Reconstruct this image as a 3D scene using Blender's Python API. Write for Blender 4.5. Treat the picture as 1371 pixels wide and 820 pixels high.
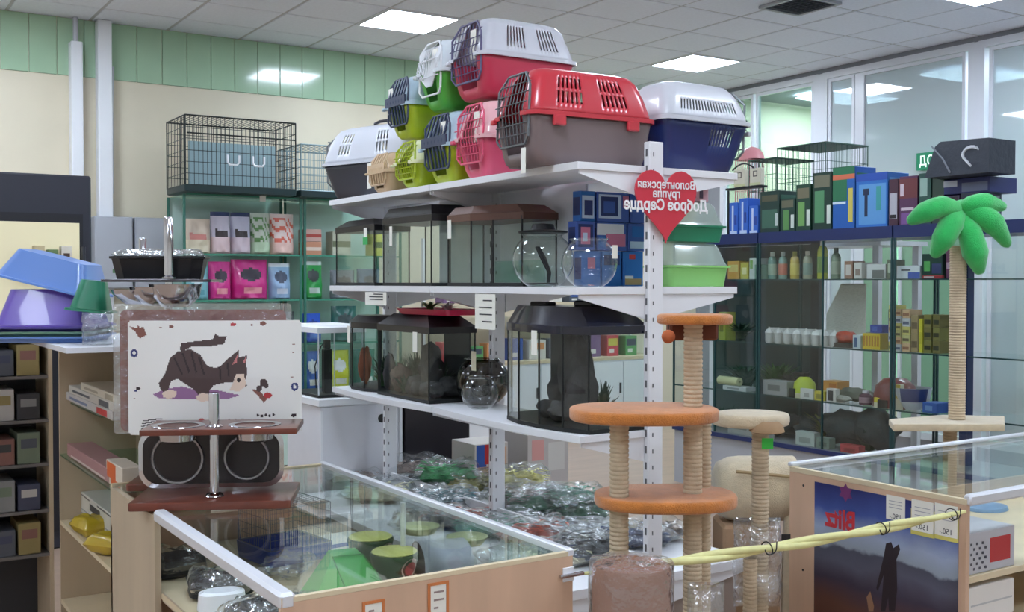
import bpy, math, random
from math import sin, cos, pi, radians, sqrt
from mathutils import Vector, Matrix, noise
from mathutils.geometry import tessellate_polygon

for o in list(bpy.data.objects): bpy.data.objects.remove(o, do_unlink=True)
SC = bpy.context.scene
COL = SC.collection

# ------------------------------------------------------------------ camera
CX, CY, EYE = 685.5, 410.0, 1.5
V1X, V2X, HY = -250.0, 2950.0, 378.0
FP = sqrt((CX-V1X)*(V2X-CX)-(CY-HY)**2)
AY = Vector(((V1X-CX)/FP, (CY-HY)/FP, 1)).normalized()
AX = Vector(((V2X-CX)/FP, (CY-HY)/FP, 1)).normalized()
AZ = AX.cross(AY)
if AZ.y < 0: AZ = -AZ
cam_d = bpy.data.cameras.new('camera'); cam = bpy.data.objects.new('camera', cam_d); COL.objects.link(cam)
rgt = Vector((AX.x, AY.x, AZ.x)); up = Vector((AX.y, AY.y, AZ.y)); fwd = Vector((AX.z, AY.z, AZ.z))
M = Matrix((rgt, up, -fwd)).transposed().to_4x4(); M.translation = (0, 0, EYE)
cam.matrix_world = M
cam_d.sensor_width = 36; cam_d.lens = FP/1371*36; cam_d.clip_start = .05; cam_d.clip_end = 60
SC.camera = cam

# ------------------------------------------------------------------ world, lights, exposure
w = bpy.data.worlds.new('world'); SC.world = w; w.use_nodes = True
w.node_tree.nodes['Background'].inputs[0].default_value = (.75, .82, .9, 1)
w.node_tree.nodes['Background'].inputs[1].default_value = .25
SC.view_settings.view_transform = 'Standard'; SC.view_settings.look = 'None'
SC.view_settings.gamma = 1; SC.view_settings.use_curve_mapping = False
SC.view_settings.exposure = 1.6
SC.cycles.transparent_max_bounces = 48; SC.cycles.max_bounces = 14; SC.cycles.glossy_bounces = 6
PANEL_POWER = 13.0
LIGHTS = [(x, y) for x in (-2.05, .95, 3.95, 6.95) for y in (7.65, 4.65, 1.65, -1.35)]

def ray(px, py):
    d = Vector(((px-CX)/FP, (CY-py)/FP, 1)); return Vector((AX.dot(d), AY.dot(d), AZ.dot(d)))
def az(px, py, z): r = ray(px, py); t = (z-EYE)/r.z; return Vector((r.x*t, r.y*t, z))
def ax(px, py, x): r = ray(px, py); t = x/r.x; return Vector((x, r.y*t, EYE+r.z*t))
def ay(px, py, y): r = ray(px, py); t = y/r.y; return Vector((r.x*t, y, EYE+r.z*t))
def ad(px, py, dist): r = ray(px, py); return Vector((r.x*dist, r.y*dist, EYE+r.z*dist))   # point at a given depth
SCR = math.atan2(-fwd.x, fwd.y)      # heading of the lens; a thing turned by this faces the viewer

# ------------------------------------------------------------------ materials
def lin(c):
    return tuple(((v/255)/12.92 if v/255 <= .04045 else ((v/255+.055)/1.055)**2.4) for v in c)
MATS = {}
def mat(name, col=(200, 200, 200), rough=.5, metal=0, noise_amt=0, nscale=8, bump=0, bscale=60, emit=0, stretch=None, spec=.5, col2=None, coat=0, sheen=0):
    if name in MATS: return MATS[name]
    m = bpy.data.materials.new(name); m.use_nodes = True; nt = m.node_tree; b = nt.nodes['Principled BSDF']
    c = lin(col); b.inputs['Base Color'].default_value = (*c, 1)
    b.inputs['Roughness'].default_value = rough; b.inputs['Metallic'].default_value = metal
    b.inputs['Specular IOR Level'].default_value = spec
    if coat: b.inputs['Coat Weight'].default_value = coat
    if sheen: b.inputs['Sheen Weight'].default_value = sheen
    if emit:
        b.inputs['Emission Color'].default_value = (*c, 1); b.inputs['Emission Strength'].default_value = emit
    if noise_amt or bump or col2:
        tc = nt.nodes.new('ShaderNodeTexCoord'); mp = nt.nodes.new('ShaderNodeMapping')
        nt.links.new(tc.outputs['Object'], mp.inputs[0])
        if stretch: mp.inputs['Scale'].default_value = stretch
    if noise_amt or col2:
        n = nt.nodes.new('ShaderNodeTexNoise'); n.inputs['Scale'].default_value = nscale; n.inputs['Detail'].default_value = 5
        nt.links.new(mp.outputs[0], n.inputs['Vector'])
        r = nt.nodes.new('ShaderNodeValToRGB')
        c2 = lin(col2) if col2 else tuple(v*(1-noise_amt) for v in c)
        c1 = c if col2 else tuple(min(1, v*(1+noise_amt*.6)) for v in c)
        r.color_ramp.elements[0].color = (*c2, 1); r.color_ramp.elements[1].color = (*c1, 1)
        r.color_ramp.elements[0].position = .3; r.color_ramp.elements[1].position = .7
        nt.links.new(n.outputs['Fac'], r.inputs[0]); nt.links.new(r.outputs[0], b.inputs['Base Color'])
    if bump:
        n2 = nt.nodes.new('ShaderNodeTexNoise'); n2.inputs['Scale'].default_value = bscale; n2.inputs['Detail'].default_value = 4
        nt.links.new(mp.outputs[0], n2.inputs['Vector'])
        bp = nt.nodes.new('ShaderNodeBump'); bp.inputs['Strength'].default_value = bump; bp.inputs['Distance'].default_value = .01
        nt.links.new(n2.outputs['Fac'], bp.inputs['Height']); nt.links.new(bp.outputs[0], b.inputs['Normal'])
    MATS[name] = m; return m
def glassy(name, col=(235, 245, 240), base=.04, gain=.8, rough=.02, bump=0, bscale=20, veil=0, veilcol=(255, 255, 255), film=None):
    """thin pane: see-through tinted glass with a Fresnel mirror on top; veil = share of a diffuse milky surface"""
    if name in MATS: return MATS[name]
    m = bpy.data.materials.new(name); m.use_nodes = True; nt = m.node_tree; N = nt.nodes; L = nt.links
    N.remove(N['Principled BSDF']); out = N['Material Output']
    tr = N.new('ShaderNodeBsdfTransparent'); tr.inputs[0].default_value = (*lin(col), 1)
    gl = N.new('ShaderNodeBsdfGlossy'); gl.inputs['Roughness'].default_value = rough; gl.inputs[0].default_value = (1, 1, 1, 1)
    fr = N.new('ShaderNodeLayerWeight'); fr.inputs['Blend'].default_value = .5
    pw = N.new('ShaderNodeMath'); pw.operation = 'POWER'; pw.inputs[1].default_value = 4.5; L.new(fr.outputs['Facing'], pw.inputs[0])
    ma = N.new('ShaderNodeMath'); ma.operation = 'MULTIPLY_ADD'; ma.inputs[1].default_value = gain; ma.inputs[2].default_value = base; ma.use_clamp = True
    L.new(pw.outputs[0], ma.inputs[0])
    mx = N.new('ShaderNodeMixShader'); L.new(ma.outputs[0], mx.inputs[0])
    last = tr.outputs[0]
    if veil:
        df = N.new('ShaderNodeBsdfDiffuse'); df.inputs[0].default_value = (*lin(veilcol), 1)
        mv = N.new('ShaderNodeMixShader'); mv.inputs[0].default_value = veil
        L.new(last, mv.inputs[1]); L.new(df.outputs[0], mv.inputs[2]); last = mv.outputs[0]
    L.new(last, mx.inputs[1]); L.new(gl.outputs[0], mx.inputs[2]); L.new(mx.outputs[0], out.inputs[0])
    if bump:
        tc = N.new('ShaderNodeTexCoord'); n2 = N.new('ShaderNodeTexNoise'); n2.inputs['Scale'].default_value = bscale; n2.inputs['Detail'].default_value = 3
        L.new(tc.outputs['Object'], n2.inputs['Vector'])
        bp = N.new('ShaderNodeBump'); bp.inputs['Strength'].default_value = bump; bp.inputs['Distance'].default_value = .02
        L.new(n2.outputs['Fac'], bp.inputs['Height']); L.new(bp.outputs[0], gl.inputs['Normal']); L.new(bp.outputs[0], fr.inputs['Normal'])
    MATS[name] = m; return m

GLASS = glassy('clear_glass', (248, 252, 250), .03, .6)
GREENGLASS = glassy('green_glass', (226, 244, 238), .04, .6)
CASEGLASS = glassy('case_glass', (246, 250, 249), .035, .6)
TANKGLASS = glassy('tank_glass', (247, 250, 249), .03, .55)
BOWLGLASS = glassy('bowl_glass', (250, 252, 251), .05, 1.3, .01)
FILM = glassy('plastic_film', (245, 247, 248), .16, .9, .12, bump=.9, bscale=22, veil=.06)
CLEARPLASTIC = glassy('milky_plastic', (235, 245, 240), .08, .8, .15, veil=.35, veilcol=(215, 230, 222))
WHITE = mat('white_paint', (236, 238, 242), .35)
WHITEB = mat('white_laminate', (225, 226, 232), .4, noise_amt=.03)
BLACK = mat('black_plastic', (22, 22, 26), .35)
BLACKM = mat('black_rubber', (16, 18, 18), .6)
DARK = mat('dark_grey', (50, 52, 58), .45)
ALU = mat('brushed_aluminium', (226, 228, 234), .4, .3)
CHROME = mat('chrome', (215, 215, 220), .08, 1)
STEEL = mat('steel_bowl', (190, 190, 195), .15, 1)
WIRE = mat('dark_wire', (52, 56, 56), .35, .6)
WIREG = mat('grey_wire', (120, 124, 128), .3, .6)
BEECH = mat('beech_laminate', (214, 178, 150), .45, noise_amt=.12, nscale=6, stretch=(2, 2, .25))
BEECHL = mat('beech_edge', (222, 205, 172), .45, noise_amt=.08, nscale=6)
BEIGEW = mat('beige_board', (196, 178, 152), .5, noise_amt=.08, nscale=5, stretch=(2, 2, .3))
MAHOG = mat('mahogany', (112, 56, 42), .3, noise_amt=.25, nscale=10, stretch=(1, 6, 6), coat=.3)
ORANGE = mat('orange_plush', (202, 122, 48), .95, noise_amt=.18, nscale=30, bump=.5, bscale=300, sheen=.5)
CREAM = mat('cream_plush', (214, 196, 164), .95, noise_amt=.1, nscale=30, bump=.5, bscale=300, sheen=.5)
SISAL = mat('sisal_rope', (206, 186, 158), .9, noise_amt=.1, nscale=40, bump=.3, bscale=300)
PAPER = mat('paper_tag', (238, 236, 226), .7)
INK = mat('ink', (60, 60, 66), .7)
CREAMB = mat('cream_board', (214, 200, 172), .5)
BLUEP = mat('dark_blue_trim', (26, 42, 92), .35)
GREENF = mat('green_frame', (58, 116, 100), .35)

# ------------------------------------------------------------------ mesh builder
class MB:
    def __init__(s): s.v = []; s.f = []; s.m = []; s.T = None
    def pt(s, p):
        if s.T is not None: p = s.T @ Vector(p)
        s.v.append(tuple(p)); return len(s.v)-1
    def face(s, idx, m=0): s.f.append(tuple(idx)); s.m.append(m)
    def box(s, x0, y0, z0, x1, y1, z1, m=0):
        a = [s.pt(p) for p in ((x0,y0,z0),(x1,y0,z0),(x1,y1,z0),(x0,y1,z0),(x0,y0,z1),(x1,y0,z1),(x1,y1,z1),(x0,y1,z1))]
        for q in ((0,3,2,1),(4,5,6,7),(0,1,5,4),(1,2,6,5),(2,3,7,6),(3,0,4,7)): s.face([a[i] for i in q], m)
        return s
    def bevbox(s, x0, y0, z0, x1, y1, z1, r=.005, m=0):
        """box with all upright and top/bottom edges chamfered"""
        P = lambda e: [(x0+e,y0),(x1-e,y0),(x1,y0+e),(x1,y1-e),(x1-e,y1),(x0+e,y1),(x0,y1-e),(x0,y0+e)]
        Q = [(x0+r,y0+r),(x1-r,y0+r),(x1-r,y0+r),(x1-r,y1-r),(x1-r,y1-r),(x0+r,y1-r),(x0+r,y1-r),(x0+r,y0+r)]
        rings = [[(a,b,z0) for a,b in Q],[(a,b,z0+r) for a,b in P(r)],[(a,b,z1-r) for a,b in P(r)],[(a,b,z1) for a,b in Q]]
        s.loft(rings, True, m, True); return s
    def loft(s, rings, closed=True, m=0, caps=False, mf=None):
        ids = [[s.pt(p) for p in r] for r in rings]; n = len(rings[0])
        for k in range(len(ids)-1):
            for i in range(n if closed else n-1):
                j = (i+1) % n
                mm = mf(k, i) if mf else m
                if mm is None: continue
                s.face((ids[k][i], ids[k][j], ids[k+1][j], ids[k+1][i]), mm)
        if caps: s.face(ids[0][::-1], m); s.face(ids[-1], m)
        return ids
    def lo(s, *a, **k): s.loft(*a, **k); return s
    def tube(s, pts, r, n=6, m=0, caps=True):
        pts = [Vector(p) for p in pts]; rings = []; prev = None
        for i, p in enumerate(pts):
            t = (pts[min(i+1, len(pts)-1)]-pts[max(i-1, 0)]).normalized()
            if prev is None:
                a = Vector((0, 0, 1)) if abs(t.z) < .9 else Vector((1, 0, 0)); u = t.cross(a).normalized()
            else: u = (prev-t*prev.dot(t)).normalized()
            prev = u; v = t.cross(u); rr = r[i] if isinstance(r, (list, tuple)) else r
            rings.append([p+u*cos(2*pi*k/n)*rr+v*sin(2*pi*k/n)*rr for k in range(n)])
        s.loft(rings, True, m, caps); return s
    def lathe(s, prof, c=(0, 0, 0), n=28, m=0, axis='z', caps=False, sx=1, sy=1, mf=None):
        rings = []
        for r, h in prof:
            ring = []
            for k in range(n):
                a = 2*pi*k/n
                if axis == 'z': ring.append((c[0]+r*sx*cos(a), c[1]+r*sy*sin(a), c[2]+h))
                elif axis == 'y': ring.append((c[0]+r*sx*cos(a), c[1]+h, c[2]+r*sy*sin(a)))
                else: ring.append((c[0]+h, c[1]+r*sx*cos(a), c[2]+r*sy*sin(a)))
            rings.append(ring)
        s.loft(rings, True, m, caps, mf); return s
    def prism(s, poly, z0, z1, m=0, r=0):
        """outline in xy pulled up from z0 to z1, top and bottom edges rounded by r"""
        n = len(poly); cx = sum(p[0] for p in poly)/n; cy = sum(p[1] for p in poly)/n
        def ins(e):
            o = []
            for x, y in poly:
                d = sqrt((x-cx)**2+(y-cy)**2) or 1; k = max(0, (d-e)/d); o.append((cx+(x-cx)*k, cy+(y-cy)*k))
            return o
        if r:
            st = [(r, z0), (r*.3, z0+r*.3), (0, z0+r), (0, z1-r), (r*.3, z1-r*.3), (r, z1)]
            s.loft([[(x, y, z) for x, y in ins(e)] for e, z in st], True, m, True)
        else: s.loft([[(x, y, z) for x, y in poly] for z in (z0, z1)], True, m, True)
        return s
    def flat(s, poly, fn, m=0):
        """tessellated flat outline; fn maps (u,v) to a point"""
        tris = tessellate_polygon([[Vector((p[0], p[1], 0)) for p in poly]])
        ids = [s.pt(fn(*p)) for p in poly]
        for t in tris: s.face([ids[i] for i in t], m)
        return s
    def build(s, name, mats, parent=None, smooth=False, loc=None, rotz=None, kind=None):
        me = bpy.data.meshes.new(name); me.from_pydata(s.v, [], s.f)
        if not isinstance(mats, (list, tuple)): mats = [mats]
        for k in mats: me.materials.append(k)
        if len(mats) > 1: me.polygons.foreach_set('material_index', s.m)
        me.validate(); me.update()
        if smooth:
            me.polygons.foreach_set('use_smooth', [True]*len(me.polygons)); me.set_sharp_from_angle(angle=radians(smooth if smooth > 1 else 40))
        o = bpy.data.objects.new(name, me); COL.objects.link(o)
        if parent is not None: o.parent = parent
        if loc is not None: o.location = loc
        if rotz is not None: o.rotation_euler = (0, 0, rotz)
        if kind: o['kind'] = kind
        return o

def tag(o, label, cat, group=None):
    o['label'] = label; o['category'] = cat
    if group: o['group'] = group
    return o
def thing(name, label, cat, loc=(0, 0, 0), rotz=0, group=None):
    o = bpy.data.objects.new(name, None); COL.objects.link(o); o.empty_display_size = .05
    o.location = loc; o.rotation_euler = (0, 0, rotz); return tag(o, label, cat, group)
def struct(name, mb, m, **k):
    o = mb.build(name, m, **k); o['kind'] = 'structure'; return o
def rrect(x0, y0, x1, y1, r, n=4):
    P = []
    for cx_, cy_, a0 in ((x1-r, y0+r, -90), (x1-r, y1-r, 0), (x0+r, y1-r, 90), (x0+r, y0+r, 180)):
        for k in range(n+1):
            a = radians(a0+90*k/n); P.append((cx_+r*cos(a), cy_+r*sin(a)))
    return P
def copy_tree(o, parent=None):
    c = o.copy(); COL.objects.link(c); c.parent = parent
    for ch in o.children: copy_tree(ch, c)
    return c
def text_part(txt, size, m, parent, name='lettering', mirror=True, loc=(0, 0, 0), rotz=0, thick=.0008, bold=.0, sx=1):
    """letters standing in the local xz plane, facing -y; mirrored as the photograph shows them"""
    cu = bpy.data.curves.new('t', 'FONT'); cu.body = txt; cu.size = size; cu.extrude = thick; cu.offset = bold
    cu.align_x = 'CENTER'; cu.align_y = 'CENTER'; cu.resolution_u = 3
    to = bpy.data.objects.new('t', cu); COL.objects.link(to)
    me = bpy.data.meshes.new_from_object(to); bpy.data.objects.remove(to); me.name = name
    sg = -1 if mirror else 1
    for v in me.vertices:
        x, y, z = v.co; v.co = (sg*x*sx, -z, y)
    if mirror: me.flip_normals()
    me.materials.clear(); me.materials.append(m)
    o = bpy.data.objects.new(name, me); COL.objects.link(o); o.parent = parent; o.location = loc; o.rotation_euler = (0, 0, rotz)
    return o
R = random.Random(5)

# ================================================================== the room
ZC = 3.55; YW = 9.0; XW = 8.2; X0 = -3.6; Y0 = -3.2
struct('floor', MB().box(X0, Y0, -.1, 11.2, YW+.2, 0), mat('floor_lino', (178, 152, 132), .3, noise_amt=.12, nscale=3, stretch=(1, 4, 1)))
# ceiling: slab, recessed grid and square tiles
ce = struct('ceiling', MB().box(X0, Y0, ZC+.03, 11.2, YW+.2, ZC+.12), mat('ceiling_slab', (150, 152, 158), .9))
TILE = mat('ceiling_tile', (232, 237, 250), .9, noise_amt=.04, nscale=40, bump=.15, bscale=120)
gb = MB(); xs = [2.45+.6*k for k in range(-10, 10)]; ys = [7.95+.6*k for k in range(-18, 2)]
for x in xs: gb.box(x-.012, Y0, ZC+.004, x+.012, YW, ZC+.03)
for y in ys: gb.box(X0, y-.012, ZC+.005, XW, y+.012, ZC+.03)
gb.build('ceiling_grid', mat('grid_bar', (186, 188, 196), .6), ce)
tile_me = None; lit = set((round(x, 2), round(y, 2)) for x, y in LIGHTS); rest = MB(); ntile = 0
vent_c = (6.35-.3+.0, 5.55+.3)
for i, x in enumerate(xs[:-1] + [xs[-1]]):
    for j, y in enumerate(ys):
        cx_, cy_ = x+.3, y+.3; x1 = min(x+.588, XW-.002); y1 = min(y+.588, YW-.002)
        if cx_-.3 > XW-.05 or cy_-.3 > YW-.05 or x < X0 or y < Y0: continue
        if any(abs(cx_-a) < .1 and abs(cy_-b) < .1 for a, b in LIGHTS): continue
        vis = cy_ > 3.6 and cx_ > .9
        if vis and x1 > x+.5 and y1 > y+.5:
            if tile_me is None:
                o = MB().bevbox(-.288, -.288, 0, .288, .288, .02, .004).build('ceiling_tile', TILE, ce); tile_me = o.data
            else:
                o = bpy.data.objects.new('ceiling_tile', tile_me); COL.objects.link(o); o.parent = ce
            o.location = (cx_, cy_, ZC-.001*((i*7+j*3) % 3)); ntile += 1
        elif vis: MB().bevbox(x+.012, y+.012, ZC, x1, y1, ZC+.02, .004).build('ceiling_tile', TILE, ce)
        else: rest.box(x+.012, y+.012, ZC, x1, y1, ZC+.02)
rest.build('ceiling_tiles', TILE, ce, kind='stuff')
# lamps
LAMP = mat('lamp_diffuser', (224, 238, 255), .5, emit=PANEL_POWER)
lab = {(6.95, 4.65): 'square white light panel cut off at the top right of the ceiling',
       (3.95, 7.65): 'square white light panel in the ceiling left of the top pet carriers',
       (6.95, 7.65): 'square white light panel in the ceiling above the navy pet carrier'}
for x, y in LIGHTS:
    if y > YW or x > XW: continue
    t = thing('ceiling_light', lab.get((round(x, 2), round(y, 2)), 'square white ceiling light panel outside the view'), 'ceiling light', (x, y, ZC-.01), group='square ceiling light panels')
    MB().box(-.285, -.285, .0, .285, .285, .006).build('diffuser', LAMP, t)
    f = MB()
    for a in (-1, 1): f.box(a*.2915-.0065, -.298, -.004, a*.2915+.0065, .298, .02); f.box(-.285, a*.2915-.0065, -.004, .285, a*.2915+.0065, .02)
    f.build('frame', WHITE, t)
# vent grille
t = thing('ceiling_vent', 'grey square ventilation grille set into the ceiling tiles', 'vent', (6.13, 5.62, ZC-.024)); t.scale = (.7, .7, 1)
f = MB()
for a in (-1, 1): f.box(a*.28-.02, -.3, 0, a*.28+.02, .3, .02); f.box(-.26, a*.28-.02, 0, .26, a*.28+.02, .02)
f.build('frame', mat('vent_grey', (165, 168, 176), .5), t)
MB().box(-.27, -.27, .018, .27, .27, .022).build('backing', mat('vent_dark', (60, 64, 72), .8), t)
for k in range(11):
    y = -.24+k*.048; mb = MB(); mb.loft([[(xx, y, .001), (xx, y+.03, .016), (xx, y+.033, .014), (xx, y+.003, 0)] for xx in (-.26, .26)], True, 0, True)
    mb.build('slat', mat('vent_slat', (120, 124, 134), .5), t)

# left wall: cream below, glossy green ceiling-high panels above
wl = struct('wall_left', MB().box(X0, YW, 0, 11.2, YW+.15, ZC+.1), mat('cream_paint', (226, 216, 192), .55, noise_amt=.05, nscale=2))
PV = mat('green_panel', (172, 204, 172), .12, noise_amt=.05, nscale=3, spec=.6, coat=.25)
x = .603-.2*5; k = 0
while x < XW:
    MB().bevbox(x+.002, YW-.012, 3.105, min(x+.198, XW), YW+.01, ZC-.002, .003).build('panel', PV, wl); x += .2
# cream sheet panels under the green band (wide joints faintly seen)
# white vertical pipe casings
for px0, px1, ztop, nm in ((91, 108, 3.36, 'white boxed pipe casing on the cream wall, stopping short of the ceiling'), (127, 147, 3.55, 'white boxed pipe casing on the cream wall, reaching the ceiling')):
    a = ay(px0+4, 150, YW-.1); b = ay(px1+3, 150, YW-.1)
    t = thing('pipe_casing', nm, 'pipe', ((a.x+b.x)/2, YW-.07, 0)); w2 = (b.x-a.x)/2
    MB().bevbox(-w2, -.05, 0, w2, .055, ztop-.004, .006).build('casing', WHITE, t, smooth=True)
    MB().tube([(w2+.012, .03, 2.2), (w2+.014, .03, 2.9), (w2+.02, .02, 3.2)] if ztop > 3.5 else [(0, 0, ztop-.01), (0, 0, ZC-.005)], .009 if ztop > 3.5 else .02, 8).build('cable' if ztop > 3.5 else 'pipe', mat('grey_pvc', (190, 192, 200), .4), t)

# window wall on the right: white frames, panes, dark head strip
FR = mat('white_upvc', (226, 228, 236), .3)
wr = struct('wall_right', MB().box(XW, Y0, 3.5, XW+.12, YW, ZC+.1).box(XW, Y0, 0, XW+.12, YW, .12).box(XW, 8.62, .12, XW+.12, YW, 3.5), mat('head_grey', (150, 152, 162), .6))
PANEG = glassy('window_glass', (215, 228, 222), .05, .9, .01)
FROST = glassy('frosted_glass', (190, 205, 208), .09, .9, .03, veil=.8, veilcol=(206, 218, 222))
GPAN = mat('green_infill', (140, 182, 150), .4)
def window(n, y0, y1, panes):
    """a framed glazed bay from y0 to y1 (y1 farther); panes = list of (ya, yb, z0, z1, material)"""
    t = bpy.data.objects.new('window_%d' % n, None); COL.objects.link(t); t.location = (XW, (y0+y1)/2, .12); t['kind'] = 'structure'; yc = (y0+y1)/2
    f = MB(); rects = [(y0, y1)]
    for a, b in ((y0, y0+.055), (y1-.055, y1)): f.box(-.03, a-yc, 0, .05, b-yc, 3.385)
    for a, b in ((0, .06), (3.325, 3.385)): f.box(-.03, y0+.055-yc, a, .05, y1-.055-yc, b)
    edges = sorted(set([p[0] for p in panes]+[p[1] for p in panes]))
    f.build('frame', FR, t)
    for ya, yb, za, zb, m in panes:
        MB().box(0, ya-yc, za, .012, yb-yc, zb).build('pane', m, t)
        g = MB(); e = .03
        for q0, q1, r0, r1 in ((ya-e, ya, za-e, zb+e), (yb, yb+e, za-e, zb+e), (ya, yb, za-e, za), (ya, yb, zb, zb+e)): g.box(-.018, q0-yc, r0, .03, q1-yc, r1)
        g.build('sash', FR, t)
    return t
struct('trim_1', MB().box(XW-.012, 6.752, .18, XW+.03, 6.828, 3.44), FR)
struct('trim_2', MB().box(XW-.03, 7.2, 0, XW+.05, 7.26, 3.5).box(XW-.03, 5.54, 0, XW+.05, 5.58, 3.5), FR)
window(1, 7.26, 8.6, [(7.35, 8.06, .1, 3.29, PANEG), (8.16, 8.52, .1, 3.29, PANEG)])
window(2, 5.58, 7.2, [(6.86, 7.11, .1, 3.29, FROST), (5.7, 6.72, 1.95, 3.29, FROST), (6.42, 6.72, .1, 1.87, GPAN), (5.7, 6.3, .1, 1.87, GPAN)])
window(3, 3.9, 5.54, [(4.0, 5.42, .1, 3.29, FROST)])
window(4, 2.2, 3.86, [(2.3, 3.76, .1, 3.29, FROST)])
window(5, .5, 2.16, [(.6, 2.06, .1, 3.29, FROST)])
struct('wall_corridor', MB().box(10.9, Y0, 0, 11.0, YW, ZC), mat('corridor_green', (150, 205, 168), .5))
for y_ in (8.2, 6.6, 5.0):  # unseen panels added to brighten the corridor behind the clear panes
    t = thing('ceiling_light', 'added unseen light panel brightening the corridor beyond the glazed partition', 'ceiling light', (9.7, y_, ZC-.01), group='added corridor light panels')
    MB().box(-.5, -.29, 0, .5, .29, .01).build('diffuser', LAMP, t)
struct('wall_back', MB().box(X0-.1, Y0-.1, 0, 11.2, Y0, ZC+.1), mat('rear_paint', (214, 210, 200), .6))
struct('wall_side', MB().box(X0-.1, Y0, 0, X0, YW, ZC+.1), mat('rear_paint'))

# ================================================================== the white gondola shelving in the middle
GX = 2.15; GY = (2.55, 3.45, 4.35); S1, S2, S3, DECK = 1.85, 1.485, 1.05, .6
METAL = mat('white_metal', (232, 232, 236), .35)
SLOT = mat('slot_dark', (96, 96, 100), .7)
g = thing('gondola_shelving', 'white double-sided metal shop shelving unit carrying the pet carriers and fish tanks', 'shelving', (GX, 3.45, 0))
for i, y in enumerate(GY):
    u = MB().bevbox(-.028, y-3.45-.014, 0, .028, y-3.45+.014, (1.925, 1.86, 1.85)[i], .003).build('upright', METAL, g)
    s_ = MB()
    zz = .08
    while zz < (1.9, 1.84, 1.84)[i]: s_.box(-.0295, y-3.45-.005, zz, -.0275, y-3.45+.002, zz+.022); s_.box(-.014, y-3.45-.0155, zz, -.011, y-3.45-.0135, zz+.012); zz += .05
    s_.build('slots', SLOT, u, kind='stuff')
def shelf(z, xl, xr, ya, yb, th=.022, side='both', bow=0):
    # board as part, plus sloping side brackets
    for sgn, xe in ((-1, xl), (1, xr)):
        if xe is None: continue
        x_in = GX+sgn*.03
        ys_ = [ya+(yb-ya)*k/8 for k in range(9)]
        outl = [(x_in-GX, yb-3.45), (x_in-GX, ya-3.45)] + [((xe+sgn*bow*sin(pi*(k/8))*1.0)-GX, ys_[k]-3.45) for k in range(9)]
        if sgn > 0: outl = outl[::-1]
        MB().prism(outl[::-1] if sgn < 0 else outl, z-th, z, 0, .0015).build('shelf', METAL, g)
        for yb_ in (ya+.008, yb-.008):
            b = MB(); P = [(x_in-GX, z-th-.075), (x_in-GX, z-th-.0005), (xe-sgn*.01-GX, z-th-.0005), (xe-sgn*.01-GX, z-th-.012)]
            b.loft([[(x, y, zz) for x, zz in P] for y in (yb_-3.45-.003, yb_-3.45+.003)], True, 0, True)
            b.build('bracket', METAL, g)
for y0_, y1_ in ((2.55, 3.447), (3.453, 4.35)):
    shelf(S1, 1.865, 2.5, y0_, y1_); shelf(S2, 1.865, 2.5, y0_, y1_)
    shelf(S3, 1.875, None, y0_, y1_, bow=.03)
    shelf(DECK, 1.7, 2.56, y0_, y1_, th=.03)
    MB().box(-.4, y0_-3.45+.01, 0, .36, y1_-3.45-.01, DECK-.031).build('plinth', mat('plinth_taupe', (146, 130, 120), .6), g)
MB().box(-.006, -.88, DECK+.0005, .006, .88, DECK+.055).build('deck_rail', METAL, g)
# back panels between the top two shelves
for y0_, y1_ in ((2.9, 3.43), (3.47, 3.9)): MB().box(.004, y0_-3.45, S2+.002, .014, y1_-3.45, S1-.024).build('back_panel', WHITEB, g)

# ------------------------------------------------------------------ pet carriers
SLOTD = mat('carrier_inside', (60, 58, 60), .8)
def plastic(name, c, r=.28): return mat(name, c, r, coat=.2)
def shell_mb(rings, nx, ny, nc=3, hole=None):
    """rings: (z,x0,x1,y0,y1,r). hole(k, side, u) says which facets to leave open"""
    mb = MB(); out = []; tags = None
    for z, x0, x1, y0, y1, r in rings:
        P = []; tg = []
        def side(a, b, n, nm):
            for i in range(n):
                u = i/n; P.append((a[0]+(b[0]-a[0])*u, a[1]+(b[1]-a[1])*u, z)); tg.append((nm, (i+.5)/n))
        def corner(cx_, cy_, a0):
            for i in range(nc):
                a = radians(a0+90*i/nc); P.append((cx_+r*cos(a), cy_+r*sin(a), z)); tg.append(('c', 0))
        side((x0+r, y0), (x1-r, y0), nx, 'y0'); corner(x1-r, y0+r, -90)
        side((x1, y0+r), (x1, y1-r), ny, 'x1'); corner(x1-r, y1-r, 0)
        side((x1-r, y1), (x0+r, y1), nx, 'y1'); corner(x0+r, y1-r, 90)
        side((x0, y1-r), (x0, y0+r), ny, 'x0'); corner(x0+r, y0+r, 180)
        out.append(P); tags = tg
    def mf(k, i):
        s_, u = tags[i]
        return None if (hole and hole(k, s_, u)) else 0
    ids = mb.loft(out, True, 0, False, mf)
    return mb, ids
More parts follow.
